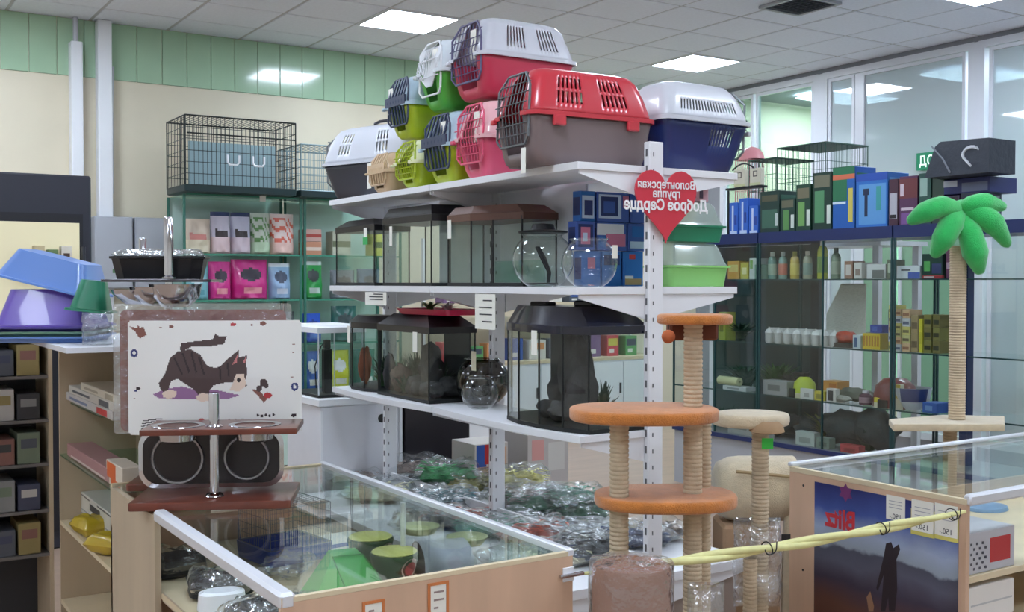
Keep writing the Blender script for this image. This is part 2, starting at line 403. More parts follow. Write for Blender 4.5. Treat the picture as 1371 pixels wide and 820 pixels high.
def carrier(name, label, loc, rotz, L, W, H, cb, ct, cd, cat='pet carrier', group='pet carriers stacked on the top shelf', hb=.5, door='grid', slots=((.12, .42), (.58, .88)), slot_rows=1, lowslots=False, taper=.045, dome=.05, latch=None, handle=False, price=True, rim=None, door_open=(.14, .86)):
    t = thing(name, label, cat, loc, rotz, group)
    zb = H*hb; tp = taper
    nx = 44; ny = 20
    inx = lambda u, rng: any(a < u < b for a, b in rng)
    low = [(0, .02), (.012, .006), (.12*H, -.0), (.2*H, -.0), (zb*.55, 0), (zb*.85, 0), (zb, 0)]
    rb = []
    for z, e in low:
        k = tp*(1-z/zb)+e*.6; rb.append((z, k*.8, L-k, k, W-k, .03))
    def hb_(k, s_, u):
        if s_ == 'x0' and door_open[0] < u < door_open[1] and k >= 2: return True
        if lowslots and s_ in ('y0', 'y1') and k == 4 and .55 < u < .9 and int(u*nx) % 2 == 0: return True
        return False
    mb, ids = shell_mb(rb, nx, ny, hole=hb_); mb.face(ids[0][::-1])
    o = mb.build('tub', cb, t, smooth=50); md = o.modifiers.new('t', 'SOLIDIFY'); md.thickness = .003; md.offset = -1
    th = H-zb; rt = []
    for f_, e in ((0, 0), (.1, .002), (.22, .006), (.48, .016), (.55, .02), (.78, dome*.7), (.93, dome*1.05), (1, dome*1.6)):
        rt.append((zb+.004+(th-.004)*f_, e, L-e, e, W-e, .035))
    def ht_(k, s_, u):
        if s_ == 'x0' and door_open[0] < u < door_open[1] and k <= 5: return True
        if s_ in ('y0', 'y1') and k in ((2, 4) if slot_rows == 2 else (2,) if slot_rows == 0 else (3+0, 2)) and inx(u if s_ == 'y0' else 1-u, slots) and int(u*nx) % 2 == 0: return True
        return False
    def ht2(k, s_, u):
        if s_ == 'x0' and door_open[0] < u < door_open[1] and k <= 5: return True
        rows = {0: (2,), 1: (2, 3, 4), 2: (2, 4)}[slot_rows]
        return s_ in ('y0', 'y1') and k in rows and inx(u if s_ == 'y0' else 1-u, slots) and int(u*nx) % 2 == 0
    mb, ids = shell_mb(rt, nx, ny, hole=ht2); mb.face(ids[-1])
    o = mb.build('top_shell', ct, t, smooth=35); md = o.modifiers.new('t', 'SOLIDIFY'); md.thickness = .003; md.offset = -1
    # flange where the halves meet
    rr = [(zb-.006, -.004, L+.004, -.004, W+.004, .034), (zb-.005, -.01, L+.01, -.01, W+.01, .038), (zb+.007, -.01, L+.01, -.01, W+.01, .038), (zb+.009, -.001, L+.001, -.001, W+.001, .034)]
    def hr(k, s_, u): return s_ == 'x0' and .16 < u < .84
    mb, ids = shell_mb(rr, 4, ny, hole=hr); mb.build('flange', rim or ct, t, smooth=40)
    # wire door
    def dx(z):
        if z < zb: return tp*(1-z/zb)*.8
        f_ = (z-zb)/th; return max(0, (f_-.2))*dome*.9
    z0, z1 = .2*H, zb+th*.86; y0, y1 = W*.1, W*.9; cut = W*.18
    d = MB(); off = -.008
    P = lambda y, z: (dx(z)+off, y, z)
    fr = [P(y0+cut*.5, z0), P(y1-cut*.5, z0), P(y1, z0+cut*.5), P(y1, z1-cut), P(y1-cut, z1), P(y0+cut, z1), P(y0, z1-cut), P(y0, z0+cut*.5), P(y0+cut*.5, z0)]
    d.tube(fr, .0042, 5)
    dr = d.build('door', cd, t)
    wv = MB(); n1 = 9; n2 = 7
    if door == 'grid':
        for k in range(1, n1):
            y = y0+(y1-y0)*k/n1; c = max(0, cut-min(y-y0, y1-y)); wv.tube([P(y, z0+c*.5), P(y, (z0+z1)/2), P(y, z1-c)], .0019, 4)
        for k in range(1, n2):
            z = z0+(z1-z0)*k/n2; wv.tube([P(y0, z), P(y1, z)], .0019, 4)
    elif door == 'fan':
        c = (y0+y1)/2
        for k in range(15):
            a = radians(-75+k*150/14); 
            yy = c+sin(a)*(y1-y0)*.5; wv.tube([P(c+sin(a)*.02, z0+.03), P(max(y0, min(y1, yy)), z0+.03+cos(a)*(z1-z0-.03)*.5+ (z1-z0)*.2), P(max(y0, min(y1, yy*.9+c*.1)), z1-.02)], .0028, 4)
        for z in (.33, .66): wv.tube([P(y0, z0+(z1-z0)*z), P(y1, z0+(z1-z0)*z)], .0025, 4)
    else:   # moulded bars
        for k in range(1, 7):
            y = y0+(y1-y0)*k/7; c = max(0, cut-min(y-y0, y1-y)); wv.tube([P(y, z0+c*.5), P(y, (z0+z1)/2), P(y, z1-c)], .0045, 5)
        zm = (z0+z1)*.5
        a, b = P(y0, zm-.02), P(y1, zm+.02)
        wv.box(a[0]-.003, y0, zm-.018, a[0]+.004, y1, zm+.018)
    wv.build('bars', cd, dr)
    if latch:
        for u in (.2, .8):
            MB().bevbox(L*u-.022, -.016, zb-.035, L*u+.022, .0, zb-.004, .004).build('latch', latch, t, smooth=30)
    MB().bevbox(dx(H*.5)-.02, W*.86, H*.45, dx(H*.5)-.004, W*.95, H*.5, .003).build('door_knob', latch or ct, t)
    if handle:
        h = [(L*.35, W/2, H-.004), (L*.36, W/2, H+.02), (L*.42, W/2, H+.028), (L*.58, W/2, H+.028), (L*.64, W/2, H+.02), (L*.65, W/2, H-.004)]
        MB().tube(h, .007, 6).build('handle', BLACK, t, smooth=40)
    if price:
        yy = W*(.3 if price is True else price); zt_ = z1-.03
        MB().box(dx(zt_)-.0145, yy-.018, zt_-.1, dx(zt_)-.0135, yy+.018, zt_).build('price_tag', PAPER, t)
    return t
RED = plastic('carrier_red', (198, 54, 66)); MAUVE = plastic('carrier_taupe', (122, 106, 106), .4); LGREY = plastic('carrier_light_grey', (206, 208, 216), .35)
PINK = plastic('carrier_pink', (226, 92, 124)); LPINK = plastic('carrier_pale_pink', (238, 186, 190)); LIME = plastic('carrier_lime', (178, 196, 36)); LBLUE = plastic('carrier_pale_blue', (186, 208, 222))
GRN = plastic('carrier_green', (84, 178, 66)); CHAR = plastic('carrier_charcoal', (58, 60, 70), .4); NAVY = plastic('carrier_navy', (34, 48, 104)); BGE = plastic('carrier_beige', (210, 180, 144), .5)
CRIM = plastic('carrier_crimson', (202, 62, 88)); DGATE = mat('gate_dark', (56, 66, 92), .4); PALEY = plastic('carrier_cream_yellow', (232, 232, 190))
GATEG = mat('gate_grey', (104, 108, 112), .35, .4)
A = carrier('pet_carrier', 'large red pet carrier with taupe base and grey wire door, nearest the shelf corner', (1.768, 2.642, S1), radians(-3), .445, .232, .295, MAUVE, RED, GATEG, hb=.5, slots=((.14, .42), (.56, .84)), slot_rows=2, latch=RED, dome=.045, taper=.02, rim=RED, price=False)
MB().box(-.012, .02, -.03, -.010, .045, .045).build('price_tag', PAPER, A)
carrier('pet_carrier', 'pale pink and rose pet carrier with rose grid door, left of the red one', (1.87, 3.075, S1), 0, .42, .21, .27, PINK, LPINK, PINK, taper=.035, latch=PINK)
carrier('pet_carrier', 'lime pet carrier with pale blue top and dark barred door, under the green carrier', (1.87, 3.30, S1), 0, .42, .225, .265, LIME, LBLUE, DGATE, taper=.04, door='bars')
carrier('pet_carrier', 'small lime yellow pet carrier with cream top, behind the beige carrier', (1.87, 3.56, S1), 0, .4, .19, .19, LIME, PALEY, LIME, taper=.035, price=False)
carrier('pet_carrier', 'small beige pet carrier with ribbed beige door at the shelf edge', (1.87, 3.795, S1), 0, .36, .18, .165, BGE, BGE, BGE, taper=.02, door='bars', price=.92)
carrier('pet_carrier', 'charcoal pet carrier with light grey top and carry handle, farthest on the shelf', (1.9, 4.52, S1), radians(-72), .52, .3, .33, CHAR, LGREY, WIREG, taper=.05, handle=True, price=False, slots=((.12, .3), (.66, .84)), slot_rows=2)
U = 'pet carriers in the upper row'
carrier('pet_carrier', 'lime pet carrier with blue-grey top and dark slotted door, leftmost of the upper row', (1.895, 3.665, S1+.205), 0, .38, .205, .245, LIME, LBLUE, DGATE, group=U, taper=.035, door='bars', price=.8)
carrier('pet_carrier', 'green pet carrier with white top and white fan-shaped door, in the upper row', (1.895, 3.41, S1+.28), 0, .38, .2, .262, GRN, mat('carrier_white', (226, 232, 236), .3), WHITE, group=U, taper=.035, door='fan')
carrier('pet_carrier', 'crimson pet carrier with light grey slotted top, topmost of the pile', (1.9, 3.13, S1+.285), 0, .385, .245, .275, CRIM, LGREY, mat('gate_violet', (92, 88, 124), .4), group=U, slots=((.16, .46), (.62, .92)), slot_rows=1, taper=.03, dome=.04)
carrier('pet_carrier', 'navy blue pet carrier with light grey top beside the shelving post', (2.62, 2.86, S1), pi, .37, .25, .302, NAVY, LGREY, WIREG, slots=((.06, .94),), slot_rows=0, lowslots=True, taper=.05, dome=.05, latch=LGREY, price=False, hb=.56)

# ------------------------------------------------------------------ fish tanks
def tank(name, label, poly, loc, H, lidc, lid_h=.045, lid_over=.004, lid_in=.35, group=None, rotz=0, base=True, tagf=None, seal=BLACKM, glass=None, tagc=PAPER, taper=True, edge=None):
    """upright glass tank: one pane per side of the outline, dark seals, base frame and a sloping hood"""
    t = thing(name, label, 'aquarium', loc, rotz, group); glass = glass or TANKGLASS; n = len(poly)
    cx_ = sum(p[0] for p in poly)/n; cy_ = sum(p[1] for p in poly)/n
    grow = lambda e: [((x-cx_)*(1+e/ (sqrt((x-cx_)**2+(y-cy_)**2)))+cx_, (y-cy_)*(1+e/(sqrt((x-cx_)**2+(y-cy_)**2)))+cy_) for x, y in poly]
    MB().prism(grow(.003), .0, .012, 0).build('base_frame', BLACKM if base else glass, t)
    for i in range(n):
        a = Vector((*poly[i], 0)); b = Vector((*poly[(i+1) % n], 0)); d = (b-a).normalized(); nn = Vector((-d.y, d.x, 0))*.004
        a2 = a+d*.002; b2 = b-d*.002
        m = MB(); m.loft([[tuple(p+Vector((0, 0, z))) for p in (a2, b2, b2+nn, a2+nn)] for z in (.0125, H)], True, 0, True); m.build('pane', glass, t)
    sl = MB()
    for x, y in poly: sl.tube([(cx_+(x-cx_)*.985, cy_+(y-cy_)*.985, .012), (cx_+(x-cx_)*.985, cy_+(y-cy_)*.985, H)], .0032, 5)
    sl.build('corner_seals', seal, t)
    if lidc:
        lp = grow(lid_over); top = [(cx_+(x-cx_)*(1-lid_in), cy_+(y-cy_)*(1-lid_in)) for x, y in lp]
        l = MB(); l.loft([[(x, y, z) for x, y in q] for q, z in ((lp, H-.012), (lp, H+.012), (grow(lid_over-.006), H+.014), (top, H+lid_h))], True, 0, True)
        l.build('hood', lidc, t, smooth=20)
    if tagf:
        x, y, z, w_, h_ = tagf; MB().box(x-.0008, y-w_/2, z-h_, x+.0008, y+w_/2, z).build('price_tag', tagc, t)
        if 'green-ended' in label: MB().box(x-.0015, y-w_/2-.008, z-h_-.008, x-.0009, y+w_/2+.008, z-h_+.022).build('tag_end', mat('tag_green', (50, 170, 90), .5), t)
    return t
HOODB = mat('hood_black', (30, 28, 32), .3); HOODN = mat('hood_navy', (22, 24, 40), .22, coat=.4); HOODBR = mat('hood_brown', (94, 62, 50), .45)
tank('aquarium', 'small glass fish tank with black hood and green-ended tag, farthest on the middle shelf', [(1.9, 3.98), (2.08, 4.02), (2.08, 4.34), (1.9, 4.36)], (0, 0, S2+.001), .235, HOODB, .04, tagf=(1.894, 4.05, .235, .03, .06))
tank('aquarium', 'wide glass fish tank with flat black hood in the middle of the middle shelf', [(1.9, 3.5), (2.09, 3.44), (2.09, 3.9), (1.89, 3.88)], (0, 0, S2+.001), .25, HOODB, .05, lid_in=.15, tagf=(1.884, 3.8, .23, .022, .075))
t = tank('aquarium', 'hexagonal fronted glass fish tank with brown hood beside the fish bowls', [(1.93, 3.12), (1.97, 3.0), (2.11, 3.0), (2.11, 3.42), (1.93, 3.42), (1.89, 3.36), (1.89, 3.2)], (0, 0, S2+.001), .235, HOODBR, .04, lid_in=.2, tagf=(1.885, 3.34, .232, .024, .065))
for tt in ((2.05, 3.05, 3.4),): MB().box(2.098, 3.06, .013, 2.1, 3.38, .09).build('reflection_strip', GREENGLASS, t)  # green glass strip standing in for the reflection low in the tank
# lower shelf
ROCK = mat('rock', (66, 64, 66), .9, noise_amt=.4, nscale=14, bump=.8, bscale=40)
def blob(c, r, seed, sq=(1, 1, 1), n=10, mb=None, amp=.35, m=0):
    mb = mb or MB(); rings = []
    for i in range(n+1):
        ph = -pi/2+pi*i/n; ring = []
        for k in range(2*n):
            a = pi*k/n; d = Vector((cos(ph)*cos(a), cos(ph)*sin(a), sin(ph)))
            q = 1+amp*noise.noise(d*1.7+Vector((seed*3.1, seed, 0)))+amp*.4*noise.noise(d*5+Vector((seed, 0, 7)))
            ring.append((c[0]+d.x*r*q*sq[0], c[1]+d.y*r*q*sq[1], c[2]+d.z*r*q*sq[2]))
        rings.append(ring)
    mb.loft(rings, True, m, True); return mb
def plant_mb(c, h, n, spread, seed, wid=.006, mb=None):
    mb = mb or MB(); q = random.Random(seed)
    for k in range(n):
        a = q.uniform(0, 2*pi); s_ = q.uniform(.2, 1)*spread; hh = h*q.uniform(.5, 1); b = Vector(c)+Vector((cos(a)*s_*.2, sin(a)*s_*.2, 0)); tw = Vector((-sin(a), cos(a), 0))*wid
        pts = [b+Vector((cos(a)*s_*u*u, sin(a)*s_*u*u, hh*(u-.25*u*u))) for u in (0, .35, .7, 1)]
        for i in range(3):
            w0, w1 = (.6, 1, .8, .15)[i], (.6, 1, .8, .15)[i+1]
            ids = [mb.pt(p) for p in (pts[i]-tw*w0, pts[i]+tw*w0, pts[i+1]+tw*w1, pts[i+1]-tw*w1)]; mb.face(ids)
    return mb
PLD = mat('plant_dark', (34, 70, 48), .6, noise_amt=.3); PLG = mat('plant_green', (70, 120, 60), .5, noise_amt=.3); PLO = mat('plant_olive', (110, 116, 48), .6, noise_amt=.3)
def rock(label, loc, r, seed, sq=(1, 1, .7), m=ROCK, grp='rocks in the lower fish tanks'):
    mb = blob((0, 0, 0), r, seed, sq); zm = min(v[2] for v in mb.v); mb.v = [(a, b, c-zm) for a, b, c in mb.v]
    o = mb.build('aquarium_rock', m, None, smooth=60, loc=loc); return tag(o, label, 'rock', grp)
def plant(label, loc, h, n, sp, seed, m=PLD, grp='artificial plants in the lower fish tanks', w_=.006):
    t = thing('aquarium_plant', label, 'plant', loc, 0, grp); plant_mb((0, 0, .006), h, n, sp, seed, w_).build('leaves', m, t)
    MB().lathe([(.012, 0), (.014, .003), (.01, .008), (.0, .009)], n=10).build('base', BLACKM, t); return t
tank('aquarium', 'glass fish tank with green backdrop plants at the far end of the lower shelf', [(1.93, 3.99), (2.1, 3.99), (2.1, 4.33), (1.95, 4.33), (1.9, 4.2), (1.9, 4.08)], (0, 0, S3+.001), .27, HOODB, .04, tagf=(1.895, 4.22, .265, .026, .07))
tank('aquarium', 'square glass fish tank full of dark rocks with black hood on the lower shelf', [(1.9, 3.52), (2.1, 3.52), (2.1, 3.95), (1.9, 3.95)], (0, 0, S3+.001), .27, HOODB, .055, tagf=(1.894, 3.62, .262, .034, .075))
plant('bushy light green fan plant at the bottom of the far tank', (1.97, 4.06, S3+.014), .08, 40, .05, 3, PLG)
plant('tall dark green plant standing behind the light green one', (2.04, 4.2, S3+.014), .17, 40, .06, 4)
plant('dark feathery plant at the left of the rock tank', (1.96, 3.87, S3+.014), .17, 40, .05, 5)
plant('dark bushy plant at the back of the rock tank', (2.05, 3.7, S3+.014), .16, 60, .09, 6)
rock('reddish brown rock in the far tank beside the plants', (1.96, 4.2, S3+.014), .032, 2, (.8, .8, 2.4), mat('rock_red', (150, 86, 60), .8, noise_amt=.3, nscale=20))
for k, (x, y, r, l) in enumerate([(1.96, 3.62, .045, 'brown grey rock at the near front of the rock tank'), (2.03, 3.6, .05, 'dark rock near the right pane of the rock tank'), (1.97, 3.75, .05, 'dark round rock in the middle of the rock tank'), (2.04, 3.84, .045, 'dark rock at the back left of the rock tank')]):
    rock(l, (x, y, S3+.014), r, 10+k)
for k, (x, y, r, sq_, l) in enumerate([(1.94, 3.68, .035, (1, 1, .8), 'small dark rock low at the front of the rock tank'), (2.0, 3.67, .045, (1, 1, 1.6), 'upright dark rock in the middle of the rock tank'), (2.05, 3.78, .05, (1, 1, 1.8), 'tall black rock at the back of the rock tank'), (1.95, 3.56, .035, (1, 1, .8), 'small grey rock in the near corner of the rock tank'), (1.93, 3.90, .03, (1, 1, 2.2), 'narrow dark rock at the far pane of the rock tank')]): rock(l, (x, y, S3+.014), r, 80+k, sq_)
plant('dense dark plant rising over the rocks of the rock tank', (2.03, 3.86, S3+.014), .2, 90, .08, 15); plant('low dark plant along the front of the rock tank', (1.94, 3.79, S3+.014), .1, 60, .06, 16)
plant('spreading pale green plant at the back of the far tank', (2.06, 4.12, S3+.014), .15, 70, .07, 17, PLG)
big = tank('aquarium', 'large bow-front glass fish tank with glossy black hood, nearest on the lower shelf', [(1.915, 2.56), (2.135, 2.56), (2.135, 3.07), (1.97, 3.07), (1.905, 2.99), (1.875, 2.88), (1.872, 2.76), (1.885, 2.65)], (0, 0, S3+.001), .305, HOODN, .07, lid_in=.25, tagf=(1.868, 2.78, .3, .03, .075), seal=BLACKM)
big.children  # hood details
MB().bevbox(2.0, 2.66, .372, 2.05, 2.76, .392, .006).bevbox(1.97, 2.86, .372, 2.01, 2.96, .386, .005).build('feed_hatch', HOODB, big)
for k, (x, y, r, s_, l) in enumerate([(2.03, 2.78, .055, (1, 1, 2.3), 'tall dark driftwood rock in the large bow-front tank'), (1.99, 2.7, .05, (1, 1, 1.5), 'grey arched rock at the near side of the large tank'), (2.06, 2.9, .045, (1, 1, 1.6), 'dark rock at the far side of the large tank'), (1.97, 2.85, .035, (1, 1, .8), 'small grey rock at the front of the large tank')]):
    rock(l, (x, y, S3+.014), r, 20+k, s_)
plant('dark green grass plant between the rocks of the large tank', (2.06, 2.68, S3+.014), .17, 40, .05, 9)

MB().box(2.118, 2.83, S3+.014-S3, 2.124, 3.05, .30).build('backdrop', mat('backdrop_dark', (34, 38, 42), .6), big)
for o__ in bpy.data.objects:
    if o__.get('label', '').startswith('square glass fish tank full'): MB().box(2.085, 3.54, .014, 2.09, 3.74, .26).build('backdrop', mat('backdrop_dark'), o__)
rock('brown rough rock in front of the left pane of the rock tank', (1.95, 3.84, S3+.014), .04, 44, (1, 1.2, 1.3), mat('rock_brown', (92, 72, 64), .9, noise_amt=.4, nscale=16, bump=.8))
rock('dark grey stone pile at the front of the large tank', (1.96, 2.76, S3+.014), .045, 45, (.8, 1.3, .7))
# fish bowls
def bowl(label, loc, r, lid=False, tint=None, tagside=False, flat=False):
    t = thing('fish_bowl', label, 'fish bowl', loc, 0, 'round glass fish bowls')
    prof = []
    for k in range(19):
        a = radians(-62+k*(62+52)/18); prof.append((r*cos(a), r*.96*(sin(a)+sin(radians(62)))))
    zt_ = prof[-1][1]; prof.append((prof[-1][0]+.006, zt_+.006)); 
    MB().lathe(prof, n=40).build('bowl', tint or BOWLGLASS, t, smooth=60)
    MB().lathe([(0, .002), (prof[0][0], .0), (prof[0][0]+.002, .003), (0, .008)], n=32).build('foot', BOWLGLASS, t, smooth=30)
    MB().lathe([(prof[-1][0]-.002, zt_+.004), (prof[-1][0]+.002, zt_+.006), (prof[-1][0], zt_+.009), (prof[-1][0]-.003, zt_+.008), (prof[-1][0]-.002, zt_+.004)], n=40).build('rim', BOWLGLASS, t, smooth=60)
    if lid:
        MB().lathe([(0, zt_+.012), (prof[-1][0]+.012, zt_+.012), (prof[-1][0]+.013, zt_+.018), (prof[-1][0]*.6, zt_+.022), (prof[-1][0]*.52, zt_+.04), (0, zt_+.044)], n=32).build('lid', BLACK, t, smooth=30)
    return t, zt_
p = ay(720, 375, 2.93)
b1, zz = bowl('round glass fish bowl with black lid beside the brown-hooded tank', (p.x+.0, 2.9, S2+.001), .1, True)
cb = MB()
for k in range(4): cb.tube([(-.075+.004*k, -.07, .125), (-.066+.006*k, -.084, .09), (-.042+.003*k, -.09, .045), (-.03+.002*k, -.07, .014)], .003, 5)
cb.build('power_cable', BLACKM, b1)
p = ay(789, 380, 2.665); b2, zz = bowl('empty round glass fish bowl with a paper tag, nearest on the middle shelf', (p.x, 2.665, S2+.001), .086)
MB().box(.02, -.088, .085, .04, -.087, .125).build('price_tag', PAPER, b2)
bowl('round glass fish bowl standing on the lower shelf beside the large tank', (1.985, 3.3, S3+.001), .066)
b3, zz = bowl('smoky glass fish bowl standing behind the lower round bowl', (2.07, 3.42, S3+.001), .1, tint=glassy('smoky_glass', (120, 116, 110), .08, 1, .02))

MB().box(-.075, -.075, .13, -.0735, -.045, .2).build('price_tag', mat('tag_yellowish', (214, 206, 180), .6), b3)
# things lying on the lower tank hood
t = thing('plastic_tray', 'crimson plastic tray lying on the black tank hood', 'tray', (2.0, 3.62, S3+.057+.27), radians(4))
m = MB(); m.loft([[(x, y, z) for x, y in rrect(-a, -b, a, b, .02)] for a, b, z in ((.075, .17, 0), (.09, .185, .022), (.094, .189, .022), (.088, .183, .020), (.072, .167, .004))], True, 0, True); m.build('tray', plastic('tray_crimson', (196, 36, 76)), t, smooth=40)
plant('loose green plastic plant lying in the crimson tray', (2.0, 3.7, S3+.057+.278), .05, 30, .06, 13, PLG, 'plants in the crimson tray')
plant('white and black plastic plant lying in the crimson tray', (2.0, 3.56, S3+.057+.278), .05, 30, .05, 14, mat('plant_white', (206, 206, 206), .5), 'plants in the crimson tray')
# hanging paper cards
def card(label, p0, p1, x, zt_, zb_, m=PAPER, lines=3, name='price_card', seed=1):
    t = thing(name, label, 'price card', (x, (p0+p1)/2, zb_)); w2 = (p1-p0)/2
    MB().box(-.001, -w2, 0, .001, w2, zt_-zb_).build('card', m, t); q = MB(); rr = random.Random(seed)
    for k in range(lines):
        z = (zt_-zb_)*(1-.2*(k+1)); q.box(-.0018, -w2*.7, z, -.001, w2*rr.uniform(.1, .7), z+.004)
    q.build('print', INK, t); return t
a, b = ax(490, 390, 1.86), ax(518, 390, 1.86); card('white paper price card hanging under the middle shelf, beside the far post', b.y, a.y, 1.858, S2-.024, S2-.075)
a, b = ax(637, 400, 1.86), ax(664, 400, 1.86); card('tall white paper price card hanging under the middle shelf, beside the bow-front tank', b.y, a.y, 1.858, S2-.024, S2-.14, lines=4)

# ================================================================== foreground showcase counter with glass top
CT = .88; SX0, SX1, SY0, SY1 = .755, 1.45, 2.0, 3.44; DK = .67
t = thing('display_counter', 'low beech display counter with glass top and aluminium rims, nearest the viewer', 'display case', (0, 0, 0)); case1 = t
MB().box(SX0, SY0, 0, SX1, SY0+.016, CT-.004).build('front_panel', BEECH, t)
MB().box(SX1-.016, SY0+.0165, 0, SX1, SY1, .30).build('side_panel', BEECH, t)
MB().box(SX0, SY0+.0165, .0, SX0+.016, SY1, .30).build('side_panel', BEECH, t)
MB().box(SX0, 2.93, .30, SX0+.016, SY1, CT-.004).build('side_panel', BEIGEW, t)
MB().box(SX0+.0165, SY0+.017, DK-.016, SX1-.017, SY1-.017, DK).build('deck', BEECHL, t)
MB().box(SX0+.017, SY0+.017, DK-.02, SX0-.0+.019, 2.92, DK+.004).build('deck_edge', BEIGEW, t)
MB().box(SX0, SY1-.016, 0, SX1, SY1, CT-.12).build('back_panel', BEECH, t)
for a, b in ((SY0, SY0+.014), (SY1-.016, SY1)): MB().box(SX0, a, CT-.0035, SX1, b, CT+.006).build('edge_strip', BEECHL, t)
MB().box(SX0+.01, SY0+.014, CT-.002, SX1-.01, SY1-.016, CT+.003).build('glass_top', CASEGLASS, t)
MB().box(SX1-.004, SY0+.02, .301, SX1-.001, SY1-.02, CT-.006).build('side_glass', CASEGLASS, t)
MB().bevbox(SX1-.014, SY0-.001, CT-.006, SX1+.004, SY1+.001, CT+.012, .003).build('alu_rim', ALU, t, smooth=30)
MB().bevbox(SX0-.004, SY0-.001, CT-.018, SX0+.03, 2.93, CT+.016, .007).build('alu_rim', ALU, t, smooth=30)
MB().tube([(SX1-.05, 2.75, DK+.0), (SX1-.05, 2.75, CT-.006)], .008, 6).build('post', WHITE, t)
TAGO = mat('tag_orange', (206, 124, 70), .6)
def wtag(label, x, zt, w_=.05, h_=.075, y=SY0, seed=0, cat='price tag'):
    t = thing('price_tag', label, cat, (x, y-.001, zt-h_), 0, 'orange-framed price tags on the beech counter')
    f = MB(); f.box(0, -.002, 0, .006, 0, h_).box(w_-.006, -.002, 0, w_, 0, h_).box(.006, -.002, h_-.006, w_-.006, 0, h_); f.build('frame', TAGO, t)
    MB().box(.0065, -.0012, 0, w_-.0065, 0, h_-.0065).build('card', PAPER, t); q = MB(); rr = random.Random(seed)
    for k in range(3): q.box(.014, -.0017, h_*(.7-.22*k), .014+w_*rr.uniform(.2, .5), -.0012, h_*(.7-.22*k)+.004)
    q.build('print', mat('tag_print', (150, 132, 128), .7), t)
wtag('small price tag in an orange frame on the beech counter front, left one', .925, .853, seed=1)
wtag('small price tag in an orange frame on the beech counter front, right one', 1.075, .868, seed=2)
# metal hook bracket on the corner
t = thing('hook_bracket', 'white metal hook bracket screwed to the near corner of the beech counter', 'bracket', (SX1-.03, SY0-.002, .84))
MB().bevbox(0, -.004, -.02, .03, 0, .012, .001).build('plate', WHITE, t); MB().tube([(-.01, -.006, -.006), (.05, -.012, -.004)], .005, 8).build('pin', CHROME, t, smooth=50)

def pillow_mb(w_, h_, d_, nx=14, ny=14, seed=1, amp=.08, standing=True, patch=None, crimp=.02, flat_bottom=False):
    m = MB(); q = Vector((seed*1.7, seed*.9, seed))
    def pt(u, v, s_):
        e = (max(0, 1-abs(2*u-1)**3.2))**.6*(max(0, 1-abs(2*v-1)**3.2))**.6
        if flat_bottom: e = (max(0, 1-abs(2*u-1)**3.5))**.6*(1-max(0, v-.1)**2.2)*(min(1, v*14+.45) if v < .04 else 1)
        nz = noise.noise(Vector((u*4, v*4, s_))+q)*amp + noise.noise(Vector((u*11, v*11, s_*3))+q)*amp*.4
        pin = 1-.1*(1-e)
        x = (u-.5)*w_*(1 if flat_bottom else pin); y = s_*(d_*.5*e*(1+nz*2)); z = v*h_
        x *= 1+nz*.12
        return (x, y, z) if standing else (x, z-h_/2, d_*.5+y+0*nz)
    fr = [[m.pt(pt(i/nx, j/ny, -1)) for i in range(nx+1)] for j in range(ny+1)]; bk = [[m.pt(pt(i/nx, j/ny, 1)) for i in range(nx+1)] for j in range(ny+1)]
    for j in range(ny):
        for i in range(nx):
            mi = patch((i+.5)/nx, (j+.5)/ny) if patch else 0
            m.face((fr[j][i], fr[j][i+1], fr[j+1][i+1], fr[j+1][i]), mi); m.face((bk[j][i], bk[j+1][i], bk[j+1][i+1], bk[j][i+1]), mi if patch and mi == 99 else 0)
    for j in range(ny):
        m.face((fr[j][0], fr[j+1][0], bk[j+1][0], bk[j][0])); m.face((fr[j][nx], bk[j][nx], bk[j+1][nx], fr[j+1][nx]))
    for i in range(nx):
        m.face((fr[0][i], bk[0][i], bk[0][i+1], fr[0][i+1])); m.face((fr[ny][i], fr[ny][i+1], bk[ny][i+1], bk[ny][i]))
    return m
# ------------------------------------------------------------------ goods inside the showcase
def inside(px, py, zc=.74, z=DK+.0005): p = az(px, py, zc); return (p.x, p.y, z)
GT = mat('bright_green_plastic', (70, 190, 86), .3, coat=.3)
t = thing('plastic_hut', 'bright green folded plastic hut seen through the glass counter top', 'hut', inside(462, 768), radians(-10))
m = MB(); P = [(x_*1.2, y_*1.2, z_*1.25) for x_, y_, z_ in [(-.09, -.06, 0), (.09, -.06, 0), (.09, .07, 0), (-.09, .07, 0), (-.035, -.03, .1), (.03, -.035, .1), (.03, .03, .1), (-.03, .03, .1), (0, -.075, .0), (.06, -.04, .06)]]
ids = [m.pt(p) for p in P]
for q in ((0, 8, 4), (8, 5, 4), (8, 1, 9, 5), (1, 2, 6, 5), (9, 1, 5), (2, 3, 7, 6), (3, 0, 4, 7), (4, 5, 6, 7)): m.face([ids[i] for i in q])
m.build('hut', GT, t); MB().tube([(0, -.0905, 0.003), (-.042, -.0365, .126), (.036, -.0425, .126), (.072, -.049, .076), (.108, -.073, .004)], .002, 5).build('fold_seam', mat('green_seam', (40, 140, 60), .3), t)
CANG = mat('dish_dark_green', (44, 82, 48), .4); CANT = mat('dish_lid_yellow', (226, 224, 130), .5); CANP = mat('dish_print', (196, 96, 96), .5)
